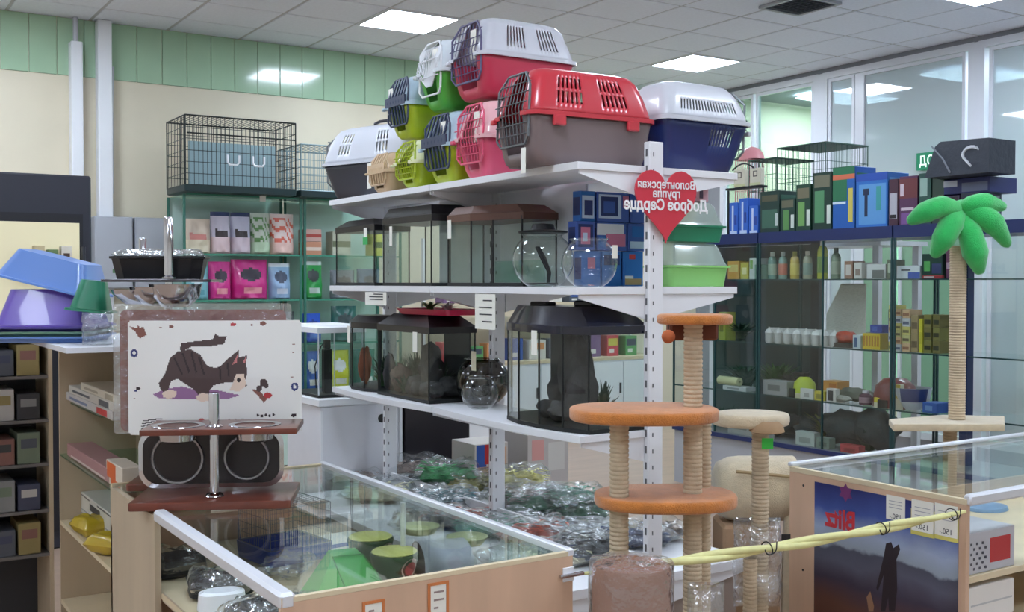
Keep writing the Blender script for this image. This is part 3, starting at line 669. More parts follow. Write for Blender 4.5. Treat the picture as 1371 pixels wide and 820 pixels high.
def pot(label, loc, rot):
    t = thing('bowl', label, 'bowl', loc, rot, 'green round tins inside the counter')
    t.scale = (1.15, 1.15, 1.2); MB().lathe([(0, 0), (.045, 0), (.058, .05), (.06, .056), (.058, .062), (0, .062)], n=36).build('tin', CANG, t, smooth=40)
    MB().lathe([(0, .0625), (.054, .0625), (.0555, .0645), (.052, .067), (0, .067)], n=36).build('lid', CANT, t, smooth=40)
    m = MB(); n = 14
    for rad, off, mi in ((.026, .001, 0), (.017, .002, 1)):
        ring = []
        for k in range(n):
            a = 2*pi*k/n; th_ = -1.35+rad*cos(a)/.055; z = .031+rad*.95*sin(a); rr = .045+.013*z/.05+off
            ring.append(m.pt((rr*cos(th_), rr*sin(th_), z)))
        m.face(ring, mi)
    m.build('print', [mat('print_pale', (228, 206, 200), .5), CANP], t)
pot('round dark green tin with yellow lid in the counter, behind its twin', inside(496, 722), .2)
pot('round dark green tin with yellow lid and reddish print, nearer the counter corner', inside(528, 742), .1)
t = thing('dome', 'frosted white plastic dome with brown side lying at the counter corner', 'dish', inside(592, 744, .7), SCR+.3); t.scale = (1.3, 1.3, 1.3)
m = MB(); rings = []
for k in range(13):
    a = pi*k/12; rings.append([(x, -.075*cos(a), .055*sin(a)**.6) for x in (-.055, -.02, .02, .055)])
m.loft(rings, False, 0, False); m.face([m.pt((-.055, -.075*cos(pi*k/12), .055*sin(pi*k/12)**.6)) for k in range(13)], 1); m.face([m.pt((.055, -.075*cos(pi*k/12), .055*sin(pi*k/12)**.6)) for k in range(13)], 1)
m.build('shell', [mat('dome_white', (206, 206, 218), .35), mat('dome_brown', (110, 90, 84), .5)], t, smooth=50)
for k, (px, py, l) in enumerate([(562, 702, 'pale olive flat dish right of the green tins, farther one'), (625, 716, 'pale olive flat dish right of the green tins, nearer one')]):
    t = thing('dish', l, 'dish', inside(px, py, .7), 0, 'pale olive dishes in the counter'); MB().lathe([(0, 0), (.05, 0), (.065, .02), (.067, .024), (.06, .024), (.046, .006), (0, .006)], n=30).build('dish', mat('dish_olive', (196, 200, 150), .4), t, smooth=40)
t = thing('film_bag', 'flat bag of clear film at the near right corner of the counter deck', 'bag', inside(672, 738, .7), .2); pillow_mb(.16, .12, .04, seed=19, amp=.5, standing=False).build('bag', FILM, t, smooth=60)
# wire cage with blue base
def wire_box(name, label, loc, rotz, w_, d_, h_, nx, ny, nz, wm, r=.0012, rf=.0024, base=None, basem=None, cat='cage', group=None, tray_h=.04, handles=False):
    t = thing(name, label, cat, loc, rotz, group); zb = tray_h if base else 0
    f = MB()
    for x in (0, w_):
        for y in (0, d_): f.tube([(x, y, zb), (x, y, h_)], rf, 4)
    for z in (zb, h_):
        for y in (0, d_): f.tube([(0, y, z), (w_, y, z)], rf, 4)
        for x in (0, w_): f.tube([(x, 0, z), (x, d_, z)], rf, 4)
    f.build('frame', wm, t)
    for y in (0, d_):
        m = MB()
        for k in range(1, nx): m.tube([(w_*k/nx, y, zb), (w_*k/nx, y, h_)], r, 3, caps=False)
        for k in range(1, nz): m.tube([(0, y, zb+(h_-zb)*k/nz), (w_, y, zb+(h_-zb)*k/nz)], r, 3, caps=False)
        m.build('wire_panel', wm, t)
    for x in (0, w_):
        m = MB()
        for k in range(1, ny): m.tube([(x, d_*k/ny, zb), (x, d_*k/ny, h_)], r, 3, caps=False)
        for k in range(1, nz): m.tube([(x, 0, zb+(h_-zb)*k/nz), (x, d_, zb+(h_-zb)*k/nz)], r, 3, caps=False)
        m.build('wire_panel', wm, t)
    m = MB()
    for k in range(1, nx): m.tube([(w_*k/nx, 0, h_), (w_*k/nx, d_, h_)], r, 3, caps=False)
    m.build('wire_roof', wm, t)
    if base:
        m = MB(); m.loft([[(x, y, z) for x, y in rrect(-e, -e, w_+e, d_+e, .015)] for e, z in ((-.006, 0), (.004, .003), (.008, tray_h), (.002, tray_h), (-.004, .006))], True, 0, True); m.build('tray', basem, t, smooth=40)
    return t
wire_box('wire_cage', 'small silver wire cage with blue tray inside the glass counter', (1.1, 3.0, DK+.001), radians(8), .2, .2, .17, 14, 14, 4, WIREG, .0008, .0016, base=True, basem=plastic('cage_blue', (42, 70, 160)), tray_h=.05)
# film-wrapped black feeders, tray, round things
def feeder(label, loc, rot, m_, sx=1, wrap=True):
    t = thing('pet_feeder', label, 'pet feeder', loc, rot, 'black feeders in the counter')
    m = MB(); m.loft([[(x, y, z) for x, y in rrect(-a, -b, a, b, .03)] for a, b, z in ((.06*sx, .05, 0), (.075*sx, .06, .01), (.07*sx, .056, .05), (.055*sx, .045, .055), (.05*sx, .04, .03))], True, 0, True); m.build('body', m_, t, smooth=40)
    if wrap: MB_ = pillow_mb(.17*sx, .14, .075, seed=int(loc[0]*100), amp=.3, standing=False); MB_.build('wrapping', FILM, t, smooth=60)
    return t
feeder('black pet feeder wrapped in clear film behind the counter rim, rearmost', (.86, 3.1, DK+.001), .2, BLACK, 1)
feeder('black pet feeder in crumpled film in the left of the counter', (.9, 2.83, DK+.001), -.2, BLACK, 1.1)
feeder('black pet feeder with shiny film, nearest the left counter rim', (.89, 2.52, DK+.001), .3, BLACK, 1.0)
feeder('dark square bowl in film near the green plastic hut', (.99, 2.25, DK+.001), .1, DARK, 1.0)
t = feeder('white plastic tray at the open side of the counter', (.855, 2.68, DK+.001), 1.4, WHITE, .5, False); t['category'] = 'tray'; t.name = 'tray'; del t['group']
t = thing('glass_jar', 'clear glass jar standing in the counter under the mahogany board', 'jar', (1.0, 3.12, DK+.001))
MB().lathe([(.0, .002), (.045, 0), (.05, .006), (.05, .14), (.054, .15), (.05, .15), (.046, .14)], n=28).build('jar', BOWLGLASS, t, smooth=40)
t = thing('film_bag', 'flat bag of crumpled clear film beside the green hut', 'bag', inside(400, 790), .4); pillow_mb(.2, .16, .05, seed=5, amp=.5, standing=False).build('bag', FILM, t, smooth=60)
t = thing('film_bag', 'flat bag of crumpled clear film in front of the wire cage', 'bag', inside(385, 735), .9); pillow_mb(.2, .14, .05, seed=8, amp=.5, standing=False).build('bag', FILM, t, smooth=60)
t = thing('paper_sheet', 'white printed sheets lying on the counter deck behind the green tins', 'paper', inside(440, 715, .7), .1)
MB().box(-.14, -.1, 0, .14, .1, .002).build('sheet', PAPER, t); MB().box(-.1, -.08, .0022, .12, -.04, .003).build('print', mat('print_blue', (70, 90, 160), .6), t)

# ------------------------------------------------------------------ mahogany bowl stand with chrome pole
ps = Vector((.955, 3.02, CT+.0045)); RS = radians(-27)
t = thing('bowl_stand', 'mahogany two-tier dog bowl stand with chrome pole on the glass counter', 'bowl stand', ps, RS)
MB().prism(rrect(-.215, -.14, .215, .14, .006), 0, .022, 0, .003).build('base_board', MAHOG, t, smooth=30)
MB().prism(rrect(-.19, -.115, .23, .1, .006), .1995, .215, 0, .002).build('upper_board', MAHOG, t, smooth=30)
MB().lathe([(.024, .022), (.026, .024), (.022, .03), (.0125, .034), (.0125, .199)], (0, -.06, 0), 20).build('pole', CHROME, t, smooth=40)
MB().lathe([(.024, .2155), (.024, .218), (.0145, .223), (.0145, .305), (.013, .31), (0, .31)], (0, -.06, 0), 20).build('pole', CHROME, t, smooth=40)
for x in (-.105, .105):
    o = MB().lathe([(.056, .216), (.072, .217), (.073, .2155), (.055, .214), (.05, .175), (.03, .168), (0, .168)], (x, -.02, 0), 28).build('steel_bowl', STEEL, t, smooth=40)
# dark double bowl tray standing on edge behind the pole
def up(dx, dy, dz=0):   # a point in the stand's frame
    c, s_ = cos(RS), sin(RS); return Vector((ps.x+dx*c-dy*s_, ps.y+dx*s_+dy*c, ps.z+dz))
t = thing('double_bowl_tray', 'dark oval double bowl tray with chrome rim, on edge behind the pole', 'bowl tray', up(-.03, .075, .0225), RS)
m = MB(); rr0 = [(x, z) for x, z in rrect(-.205, 0, .205, .172, .05, 6)]
def rsc(e): return [((x)*(1-e/.205), .086+(z-.086)*(1-e/.086)) for x, z in rr0]
m.loft([[(x, y, z) for x, z in rsc(e)] for e, y in ((.004, .0), (0, -.004), (.012, -.006))], True, 0, False); m.build('rim', CHROME, t, smooth=50)
MB().lo([[(x, y, z) for x, z in rsc(.012)] for y in (-.0055, .004)], True, 0, True).build('tray', mat('tray_dark', (46, 40, 40), .25), t)
for x, r_ in ((-.095, .075), (.1, .066)):
    o = MB().lathe([(r_, -.0075), (r_*.97, -.012), (r_*.9, -.011), (r_*.75, .03), (0, .032)], (x, 0, .086), 36, axis='y').build('bowl', mat('bowl_gunmetal', (150, 146, 148), .3, .85), t, smooth=40)
# two feeding mats
MATC = [mat('mat_white', (232, 230, 226), .16, coat=.5), mat('print_tabby', (78, 62, 62), .4), mat('print_pink', (196, 120, 120), .4), mat('print_creamfur', (226, 204, 186), .4), mat('print_shadow', (150, 110, 150), .4), mat('print_navy', (48, 56, 110), .4), mat('print_red', (186, 62, 66), .4), mat('print_stripe', (50, 38, 42), .4), mat('print_brown', (130, 84, 74), .4)]
t = thing('feeding_mat', 'curved white placemat printed with a playing tabby kitten', 'placemat', up(-.03, .145, .168), RS)
MW, MH = .5, .335
DEC = []
def mfn(u, v): return (u*MW, -.03*(1-(2*u)**2)*(1-.3*abs(2*v-1)), v*MH)
def cr(x, y): return ((x-790)/815, (598-y)/500)
def decal(pts, mi, lift=.0012, raw=False): DEC.append((lift, mi, [(p if raw else cr(*p)) for p in pts]))
def disc(x, y, r_, mi, lift=.0012, n=14, sy=1): decal([(x+r_*cos(2*pi*k/n), y+r_*sy*sin(2*pi*k/n)) for k in range(n)], mi, lift)
decal([(500, 420), (560, 395), (640, 385), (700, 398), (800, 400), (910, 425), (860, 440), (760, 440), (600, 442), (530, 436)], 4, .0008)
decal([(530, 370), (560, 330), (585, 260), (620, 232), (680, 222), (725, 245), (760, 295), (800, 305), (830, 290), (850, 270), (880, 245), (908, 225), (905, 262), (945, 250), (940, 285), (945, 330), (935, 365), (915, 375), (880, 370), (840, 370), (790, 380), (770, 400), (765, 425), (720, 425), (700, 400), (660, 375), (620, 350), (590, 360), (575, 400), (550, 408), (535, 390)], 1, .002)
decal([(630, 225), (636, 197), (700, 188), (785, 180), (795, 155), (815, 168), (850, 165), (838, 200), (760, 212), (690, 210), (656, 226)], 1, .002)
decal([(876, 292), (903, 240), (897, 282)], 2, .003); decal([(925, 280), (941, 256), (936, 285)], 2, .003)
decal([(880, 368), (893, 332), (930, 330), (942, 382), (905, 410), (862, 402)], 3, .003)
decal([(545, 412), (575, 398), (615, 405), (610, 430), (575, 440), (550, 430)], 3, .003); decal([(705, 428), (735, 412), (770, 420), (768, 446), (730, 454), (708, 442)], 3, .003)
disc(906, 358, 9, 7, .004, 10, 1.3); disc(938, 384, 5, 7, .004, 8)
for a, b in (((600, 262), (640, 330)), ((640, 240), (672, 318)), ((680, 238), (706, 320)), ((716, 256), (742, 330)), ((812, 300), (820, 352)), ((848, 284), (858, 340))): decal([(a[0], a[1]), (a[0]+9, a[1]-2), (b[0]+6, b[1]), (b[0], b[1]+8)], 7, .003)
disc(1020, 372, 18, 1, .002); disc(1000, 398, 14, 1, .002); disc(1032, 384, 12, 1); disc(1040, 428, 20, 6, .002, 7, .7); decal([(965, 400), (1000, 405), (1035, 445), (1020, 460), (990, 425)], 8)
for x, y in ((412, 240), (1165, 393)): disc(x, y, 18, 5, .0012); disc(x, y, 8, 0, .002)
disc(730, 543, 18, 6); disc(1195, 546, 10, 5); decal([(388, 122), (430, 132), (432, 116), (440, 130), (458, 126), (472, 160), (440, 176), (420, 148)], 8)
for x, y, r_, mi in ((430, 395, 12, 7), (418, 405, 8, 5), (880, 116, 14, 6), (1018, 112, 16, 8), (965, 118, 6, 8), (590, 124, 12, 8), (540, 128, 6, 8), (412, 440, 5, 8), (1160, 205, 7, 8), (1158, 240, 5, 8), (1152, 350, 5, 8), (1160, 520, 14, 7)): disc(x, y, r_, mi, .0012, 7, .6)
for k in range(4): decal([(440+k*4, 570-k*12), (520+k*8, 548-k*8), (522+k*8, 552-k*8), (442+k*4, 575-k*12)], 7)
for x, y, w_ in ((590, 556, 70), (850, 534, 78), (985, 515, 90)):
    for k in range(5): disc(x+w_*k/5+8, y+(k % 2)*4, 7, 7, .0012, 6)
DEC.sort(key=lambda d: d[0])
def inpoly(x, y, P):
    c = False; j = len(P)-1
    for i in range(len(P)):
        if (P[i][1] > y) != (P[j][1] > y) and x < (P[j][0]-P[i][0])*(y-P[i][1])/(P[j][1]-P[i][1])+P[i][0]: c = not c
        j = i
    return c
m = MB(); NU, NV = 190, 124; Rr = []
for P in DEC:
    xs_ = [p[0] for p in P[2]]; ys_ = [p[1] for p in P[2]]; Rr.append((min(xs_), max(xs_), min(ys_), max(ys_)))
fr = [[m.pt(mfn(i/NU-.5, j/NV)) for i in range(NU+1)] for j in range(NV+1)]
for j in range(NV):
    for i in range(NU):
        u, v = (i+.5)/NU-.5, (j+.5)/NV; mi = 0
        if (abs(u) > .49 and (v > .98 or v < .02)): continue
        for (l_, k_, P), q_ in zip(DEC, Rr):
            if q_[0] <= u <= q_[1] and q_[2] <= v <= q_[3] and inpoly(u, v, P): mi = k_
        m.face((fr[j][i], fr[j][i+1], fr[j+1][i+1], fr[j+1][i]), mi)
o = m.build('printed_mat', MATC, t, smooth=60)
t = thing('feeding_mat', 'dark red placemat in clear film behind the kitten placemat', 'placemat', up(-.06, .175, .168), RS)
m = MB(); m.prism(rrect(-.25, .006, .232, .366, .02), 0, .004); m.v = [(x, z+.0, y) for x, y, z in m.v]; m.build('mat', mat('mat_red', (136, 66, 60), .5, noise_amt=.15, nscale=30), t)
m = MB(); m.prism(rrect(-.268, 0, .248, .384, .01), 0, .007); m.v = [(x+noise.noise(Vector((x*9, y*9, z)))*.004, z-.001+noise.noise(Vector((x*14, y*14, 3)))*.003, y) for x, y, z in m.v]; m.build('film_sleeve', FILM, t)

# second, taller stand behind with chrome pole and black tubs
p2 = ad(226, 376, 3.28); 
t = thing('bowl_stand', 'tall chrome pole stand with glass plate behind the placemats', 'bowl stand', (p2.x, p2.y, CT+.0045), RS)
MB().prism(rrect(-.11, -.09, .11, .09, .01), 0, .02, 0, .003).build('base_board', MAHOG, t)
H2 = p2.z-CT-.0045; bs2 = t
MB().lathe([(.024, .02), (.013, .03), (.013, H2-.004)], n=18).build('pole', CHROME, t, smooth=40)
MB().lathe([(.022, H2+.006), (.022, H2+.010), (.0145, H2+.016), (.0145, H2+.185), (.012, H2+.192), (0, H2+.192)], n=18).build('pole', CHROME, t, smooth=40)
MB().prism(rrect(-.19, -.06, .13, .2, .03), H2-.004, H2+.004, 0, .001).build('plate', mat('plate_dark', (90, 86, 92), .2, .6), t)
def frame2(dx, dy, dz): c, s_ = cos(RS), sin(RS); return (p2.x+dx*c-dy*s_, p2.y+dx*s_+dy*c, p2.z+dz)
def tub(label, loc, w_, d_, h_, m_, rot=RS, wrap=True, oct_=.03, grp='black tubs on the chrome stand'):
    t = thing('food_tub', label, 'tub', loc, rot, grp); m = MB()
    def oc(e): a, b, c = w_/2-e, d_/2-e, oct_; return [(a-c, -b), (a, -b+c), (a, b-c), (a-c, b), (-a+c, b), (-a, b-c), (-a, -b+c), (-a+c, -b)]
    m.loft([[(x, y, z) for x, y in oc(e)] for e, z in ((.012, 0), (.0, h_), (-.006, h_+.001), (-.006, h_+.008), (.004, h_+.008), (.014, .006))], True, 0, True); m.build('tub', m_, t)
    if wrap: m = pillow_mb(w_*1.05, d_*1.1, .03, seed=3, amp=.5, standing=False); m.v = [(x, y, z+h_-.002) for x, y, z in m.v]; m.build('wrapping', FILM, t, smooth=60)
    return t
tub('wide octagonal black tub under crumpled film on the glass plate', frame2(-.045, .095, .0045), .275, .13, .062, BLACK)
tub('small dark tub standing on the base board behind the placemats', frame2(.03, .03, -H2+.0205), .12, .06, .05, DARK, wrap=False)
MB().lathe([(.012, 0), (.012, .13), (.01, .134), (0, .134)], (-.115, .17, H2+.004-.002), 14).build('rear_pole', CHROME, bs2, smooth=40)
t = thing('steel_bowl', 'nested polished steel bowls hanging beneath the glass plate', 'bowl', frame2(-.03, 0, -.0045-.075), RS, )
for k in range(3): MB().lathe([(0, 0), (.04, .0), (.07+.004*k, .03), (.078+.003*k, .068-.012*k), (.083+.003*k, .0685-.012*k)], (.05-.06*k, .03*k, .004*k), 24).build('bowl', STEEL, t, smooth=50)

# ------------------------------------------------------------------ tall beige shelf unit behind the showcase, tubs on top
UX0, UX1, UY0, UY1 = .775, 1.07, 3.46, 4.36
t = thing('shelf_unit', 'beige open shelf unit behind the glass counter, tubs on its top', 'shelving', (UX0, UY0, 0))
MB().box(UX1-UX0-.016, 0, 0, UX1-UX0, UY1-UY0, 1.30).build('back_panel', BEIGEW, t)
MB().box(0, UY1-UY0+.0005, 0, UX1-UX0, UY1-UY0+.0165, 1.30).build('side_panel', BEIGEW, t)
for z, mm, nm in ((.6, BEECHL, 'shelf'), (.3, BEECHL, 'shelf'), (1.302, WHITEB, 'top_board')): MB().box(0 if z < 1 else -.14, .001, z-.016, UX1-UX0-.0165, UY1-UY0, z).build(nm, mm, t)
MB().box(0, .001, .846, UX1-UX0-.0165, UY1-UY0, .852).build('glass_shelf', GREENGLASS, t)
MB().box(.02, .3, 1.05, UX1-UX0-.0165, .8, 1.055).build('glass_shelf', GREENGLASS, t)

def carton(name, label, cat, loc, rotz, w_, d_, h_, mats, patches=(), group=None, side=(), txt=None):
    """printed box; front faces local -y. patches: (u0,v0,u1,v1,material index) printed on the front; side: on the -x and +x faces"""
    t = thing(name, label, cat, loc, rotz, group) if label else None
    m = MB(); m.bevbox(0, 0, 0, w_, d_, h_, min(.002, w_*.04), 0)
    for k, (u0, v0, u1, v1, mi) in enumerate(patches):
        e = .0004+.0002*k; m.box(u0*w_, -e, v0*h_, u1*w_, 0.0005, v1*h_, mi)
    for k, (u0, v0, u1, v1, mi) in enumerate(side):
        e = .0004+.0002*k; m.box(-e, u0*d_, v0*h_, .0005, u1*d_, v1*h_, mi); m.box(w_-.0005, u0*d_, v0*h_, w_+e, u1*d_, v1*h_, mi)
    m.build('carton', mats, t); return t
C = lambda *c: mat('ink_%d_%d_%d' % c, c, .45)
pb = ax(118, 710, .83)
carton('carton', 'white carton with small black line print on the lower shelf', 'box', (.85, ax(74, 680, .79).y, .601), radians(-90), ax(82, 680, .79).y-ax(150, 680, .79).y, .1, .1, [C(206, 202, 190), C(70, 70, 70), C(150, 150, 150)], [(.4, .55, .6, .8, 1), (.15, .88, .4, .92, 1), (.55, .9, .85, .94, 1), (.12, .2, .85, .23, 2), (.12, .35, .85, .38, 2), (.12, .2, .14, .85, 2)])
a_, b_ = ax(90, 600, .79).y, ax(146, 600, .79).y
carton('carton', 'small pinkish carton on the glass shelf', 'box', (.79, a_, .853), radians(-90), a_-b_, .09, .045, [C(176, 132, 130), C(214, 196, 190)], [(.1, .1, .9, .25, 1)])
a_, b_ = ax(142, 620, .79).y, ax(163, 620, .79).y
carton('carton', 'orange and white packet on the glass shelf beside the pinkish carton', 'packet', (.79, a_-.002, .853), radians(-90), a_-b_, .06, .075, [C(226, 214, 196), C(222, 104, 46)], [(.05, .3, .6, .95, 1), (.3, .1, .9, .3, 1)])
for k, (x0, x1, h_, z, c1, c2, l) in enumerate([(88, 150, .03, 1.0555, (196, 190, 186), (110, 120, 150), 'flat white carton with blue marks on the upper glass shelf, lowest of its pile'), (92, 152, .028, 1.0865, (206, 200, 190), (90, 90, 96), 'flat pale carton in the middle of the pile on the upper glass shelf'), (108, 156, .026, 1.1155, (214, 206, 188), (170, 160, 140), 'flat cream carton on top of the pile on the upper glass shelf')]):
    a_, b_ = ax(x0, 520, .80).y, ax(x1, 520, .80).y
    carton('carton', l, 'box', (.80, a_, z), radians(-90), a_-b_, .12, h_, [C(*c1), C(*c2), C(196, 60, 60)], [(.1, .3, .5, .6, 1), (.7, .1, .9, .8, 2 if k == 0 else 1)])
YB = mat('bag_yellow', (196, 168, 44), .3, coat=.3)
for k, (px, l) in enumerate([(118, 'yellow packet lying on the lower shelf, farther one'), (145, 'yellow packet lying on the lower shelf, nearer one')]):
    p = ax(px+4, 700, .82); t = thing('packet', l, 'packet', (p.x+.0, p.y, .601), radians(-80+k*25), 'yellow packets on the lower shelf')
    pillow_mb(.17, .1, .07, seed=30+k, amp=.2, standing=False, patch=lambda u, v: 1 if .3 < v < .5 and .2 < u < .8 else 0).build('bag', [YB, C(90, 60, 20)], t, smooth=60)
# narrow dark shelf at the left frame edge
t = thing('shelf_unit', 'narrow dark shelf unit at the left edge with small packed goods', 'shelving', (.3, 4.5, 0))
for z in (.45, .62, .8, .97, 1.14, 1.3): MB().box(0, 0, z-.012, .46, .3, z).build('shelf', mat('shelf_grey', (110, 106, 104), .5), t)
MB().box(.46, 0, 0, .475, .3, 1.3).build('side_panel', BEIGEW, t); MB().box(0, .285, 0, .46, .3, 1.3).build('back_panel', DARK, t)
cols = [(84, 88, 98), (150, 134, 88), (136, 136, 136), (70, 74, 96), (136, 96, 88), (116, 128, 110), (186, 182, 178), (58, 58, 62)]
wrd = ['slate blue', 'ochre', 'mid grey', 'navy', 'brick red', 'sage green', 'off-white', 'black']
for i, z in enumerate((.45, .62, .8, .97, 1.14)):
    for j in range(2):
        c = (i*2+j) % 8
        carton('carton', '%s carton on the narrow left-edge shelf, %s board from its top' % (wrd[c], ['fifth', 'fourth', 'third', 'second', 'first'][i]) , 'box', (.56+.09*j, 4.51, z+.001), 0, .08, .2, .1+.02*((i+j) % 2), [C(*cols[c]), C(*cols[(c+3) % 8])], [(.15, .5, .85, .8, 1)], group='cartons on the narrow left-edge shelf')

# ------------------------------------------------------------------ stacked plastic tubs (litter trays) at the left
def basin(label, p, w_, d_, h_, m_, rot=0, inv=False, tilt=(0, 0), grp='plastic litter trays on the beige unit', name='litter_tray', taper=.035):
    t = thing(name, label, 'litter tray', p, rot, grp); m = MB()
    lv = [(taper, 0), (.0, h_-.008), (-.012, h_-.006), (-.013, h_), (-.01, h_+.001), (.006, h_), (taper+.004, .005)]
    m.loft([[(x, y, (h_-z) if inv else z) for x, y in (rrect(-w_/2+e, -d_/2+e, w_/2-e, d_/2-e, .03, 5))] for e, z in lv], True, 0, True)
    o = m.build('tray', m_, t, smooth=40)
    t.rotation_euler = (tilt[0], tilt[1], rot); return t
PUR = plastic('tray_purple', (116, 92, 190)); VIO = plastic('tray_violet', (88, 76, 160)); BLU = plastic('tray_blue', (112, 150, 220)); TGR = plastic('tray_green', (36, 128, 96)); SAG = plastic('tray_sage', (110, 150, 130))
q = Vector((.745, 3.93, 1.3025))
for k, (m_, l) in enumerate([(BLU, 'blue plastic litter tray at the bottom of the purple stack'), (SAG, 'sage green plastic litter tray, second from the bottom of the stack'), (VIO, 'violet plastic litter tray, third from the bottom of the stack')]):
    basin(l, q+Vector((-.06, 0, .016*k)), .31, .3, .02, m_, RS, taper=.01)
basin('purple plastic litter tray upside down on the flat stack', q+Vector((-.06, 0, .049)), .3, .27, .125, PUR, RS, inv=True)
basin('pale blue plastic litter tray lying tilted on the purple one', q+Vector((-.06, .0, .185)), .3, .25, .1, BLU, RS-.1, tilt=(0, radians(14)), inv=True)
basin('green plastic litter tray turned over in front of the purple stack', ad(122, 417, 3.5), .115, .12, .1, TGR, RS, inv=True, taper=.02, tilt=(0, radians(6)))
t = thing('film_bag', 'crumpled clear plastic bag hanging from the white top board', 'bag', ad(130, 470, 3.45), RS); pillow_mb(.1, .125, .07, seed=41, amp=.6).build('bag', FILM, t, smooth=60)

# ================================================================== behind the gondola's far end: white cabinet tank, dark door, cartons
t = thing('tank_cabinet', 'tall white aquarium cabinet with a round cable hole, at the far end of the shelving', 'cabinet', (1.87, 4.47, 0))
MB().bevbox(0, 0, 0, .4, .4, .95, .004).build('body', WHITEB, t); MB().bevbox(-.012, -.012, .95, .412, .412, .985, .004).build('top_board', WHITE, t)
MB().box(.385, -.006, .04, .4, .001, .93).box(.0, -.006, .04, .01, .001, .93).build('edge_trim', WHITE, t)
MB().lathe([(.0, -.003), (.018, -.003), (.02, -.001), (.02, .001)], (.3, -.001, .88), 20, axis='y').build('cable_hole', BLACKM, t)
tk = tank('aquarium', 'narrow glass fish tank with flat white lid on the white cabinet', [(1.875, 4.5), (2.09, 4.5), (2.09, 4.82), (1.875, 4.82)], (0, 0, .986), .3, WHITE, .022, lid_over=.018, lid_in=.1, seal=mat('white_seal', (210, 214, 220), .4))
t = thing('tank_filter', 'tall black tank filter with cable inside the narrow white-lidded tank', 'filter', (1.95, 4.58, 1.0))
MB().bevbox(-.02, -.02, 0, .02, .02, .2, .006).bevbox(-.014, -.014, .2, .014, .014, .24, .004).build('body', BLACK, t); MB().tube([(0, .0, .24), (-.03, 0, .21), (-.05, .02, .12), (-.04, .03, .02)], .003, 5).build('cable', BLACKM, t)
a, b = ay(537, 600, 4.48), ay(629, 600, 4.48)
t = thing('cabinet', 'low black cabinet with plain glossy door behind the bagged plants', 'cabinet', (a.x, 4.48, 0))
w_ = b.x-a.x; MB().bevbox(0, 0, 0, w_, .35, 1.02, .004).build('body', mat('cab_black', (32, 30, 34), .4), t); MB().bevbox(.012, -.016, .05, w_-.012, -.001, 1.0, .003).build('door', mat('cab_door', (36, 33, 40), .3), t)
a, b = ay(631, 600, 4.05), ay(719, 600, 4.05); top = ay(670, 572, 4.05).z
carton('carton', 'large white carton with red and blue fish print standing on the low deck', 'box', (2.38, 4.0, .0+DECK+.001), 0, .17, .2, .2, [C(214, 206, 200), C(196, 40, 50), C(46, 86, 170), C(222, 180, 150)], [(.05, .5, .35, .98, 2), (.3, .55, .7, .98, 1), (.42, .42, .56, .56, 1), (.1, .3, .4, .5, 3), (.75, .5, .95, .9, 3)])
a = ay(722, 590, 5.6); 
carton('carton', 'plain white carton on the floor behind the shelving deck', 'box', (2.62, 3.95, .0), 0, .22, .3, .83, [C(206, 200, 198), C(230, 170, 165), C(224, 222, 218)], [(.1, .86, .4, .97, 1), (.5, .8, .9, .95, 2)])

# ------------------------------------------------------------------ bags of plastic plants heaped on the deck
BAGF = glassy('bag_film', (246, 248, 248), .045, .5, .22, bump=.6, bscale=22, veil=.03)
pal = {'dark green': (30, 78, 50), 'bright green': (46, 140, 76), 'olive': (120, 116, 44), 'teal': (36, 96, 104), 'grey brown': (122, 106, 98), 'pale yellow': (206, 196, 116), 'rust red': (166, 72, 46), 'navy': (40, 52, 88), 'silver': (160, 164, 168), 'ivory': (202, 190, 160), 'black': (40, 40, 44), 'sea green': (60, 120, 96)}
heap = [  # px, py, z, size, colour, turn, where
 (470, 632, .605, (.24, .2, .05), 'grey brown', .3, 'at the far left end of the deck heap'),
 (505, 655, .605, (.26, .22, .06), 'ivory', -.2, 'on the far left part of the deck'),
 (560, 628, .61, (.28, .2, .09), 'grey brown', .1, 'in front of the black cabinet'),
 (600, 634, .64, (.26, .18, .09), 'bright green', -.1, 'before the black cabinet door'),
 (585, 668, .605, (.28, .2, .06), 'silver', .4, 'on the deck middle, left of the middle post'),
 (640, 628, .63, (.22, .16, .08), 'teal', .2, 'just left of the middle post'),
 (630, 645, .62, (.2, .14, .07), 'olive', .2, 'behind the middle post'),
 (612, 685, .605, (.24, .18, .05), 'rust red', -.3, 'with small seeds, left of the deck rail'),
 (690, 640, .62, (.22, .18, .08), 'olive', .3, 'just right of the middle post'),
 (735, 632, .66, (.22, .16, .07), 'pale yellow', -.2, 'topmost on the right heap'),
 (770, 660, .64, (.26, .18, .07), 'sea green', .5, 'hanging over the right edge of the deck'),
 (720, 672, .62, (.28, .2, .08), 'dark green', .15, 'large, in the middle of the right heap'),
 (775, 680, .605, (.24, .18, .07), 'dark green', -.2, 'near the orange lower platform'),
 (690, 690, .60, (.2, .16, .05), 'silver', .4, 'flat one against the deck rail'),
]
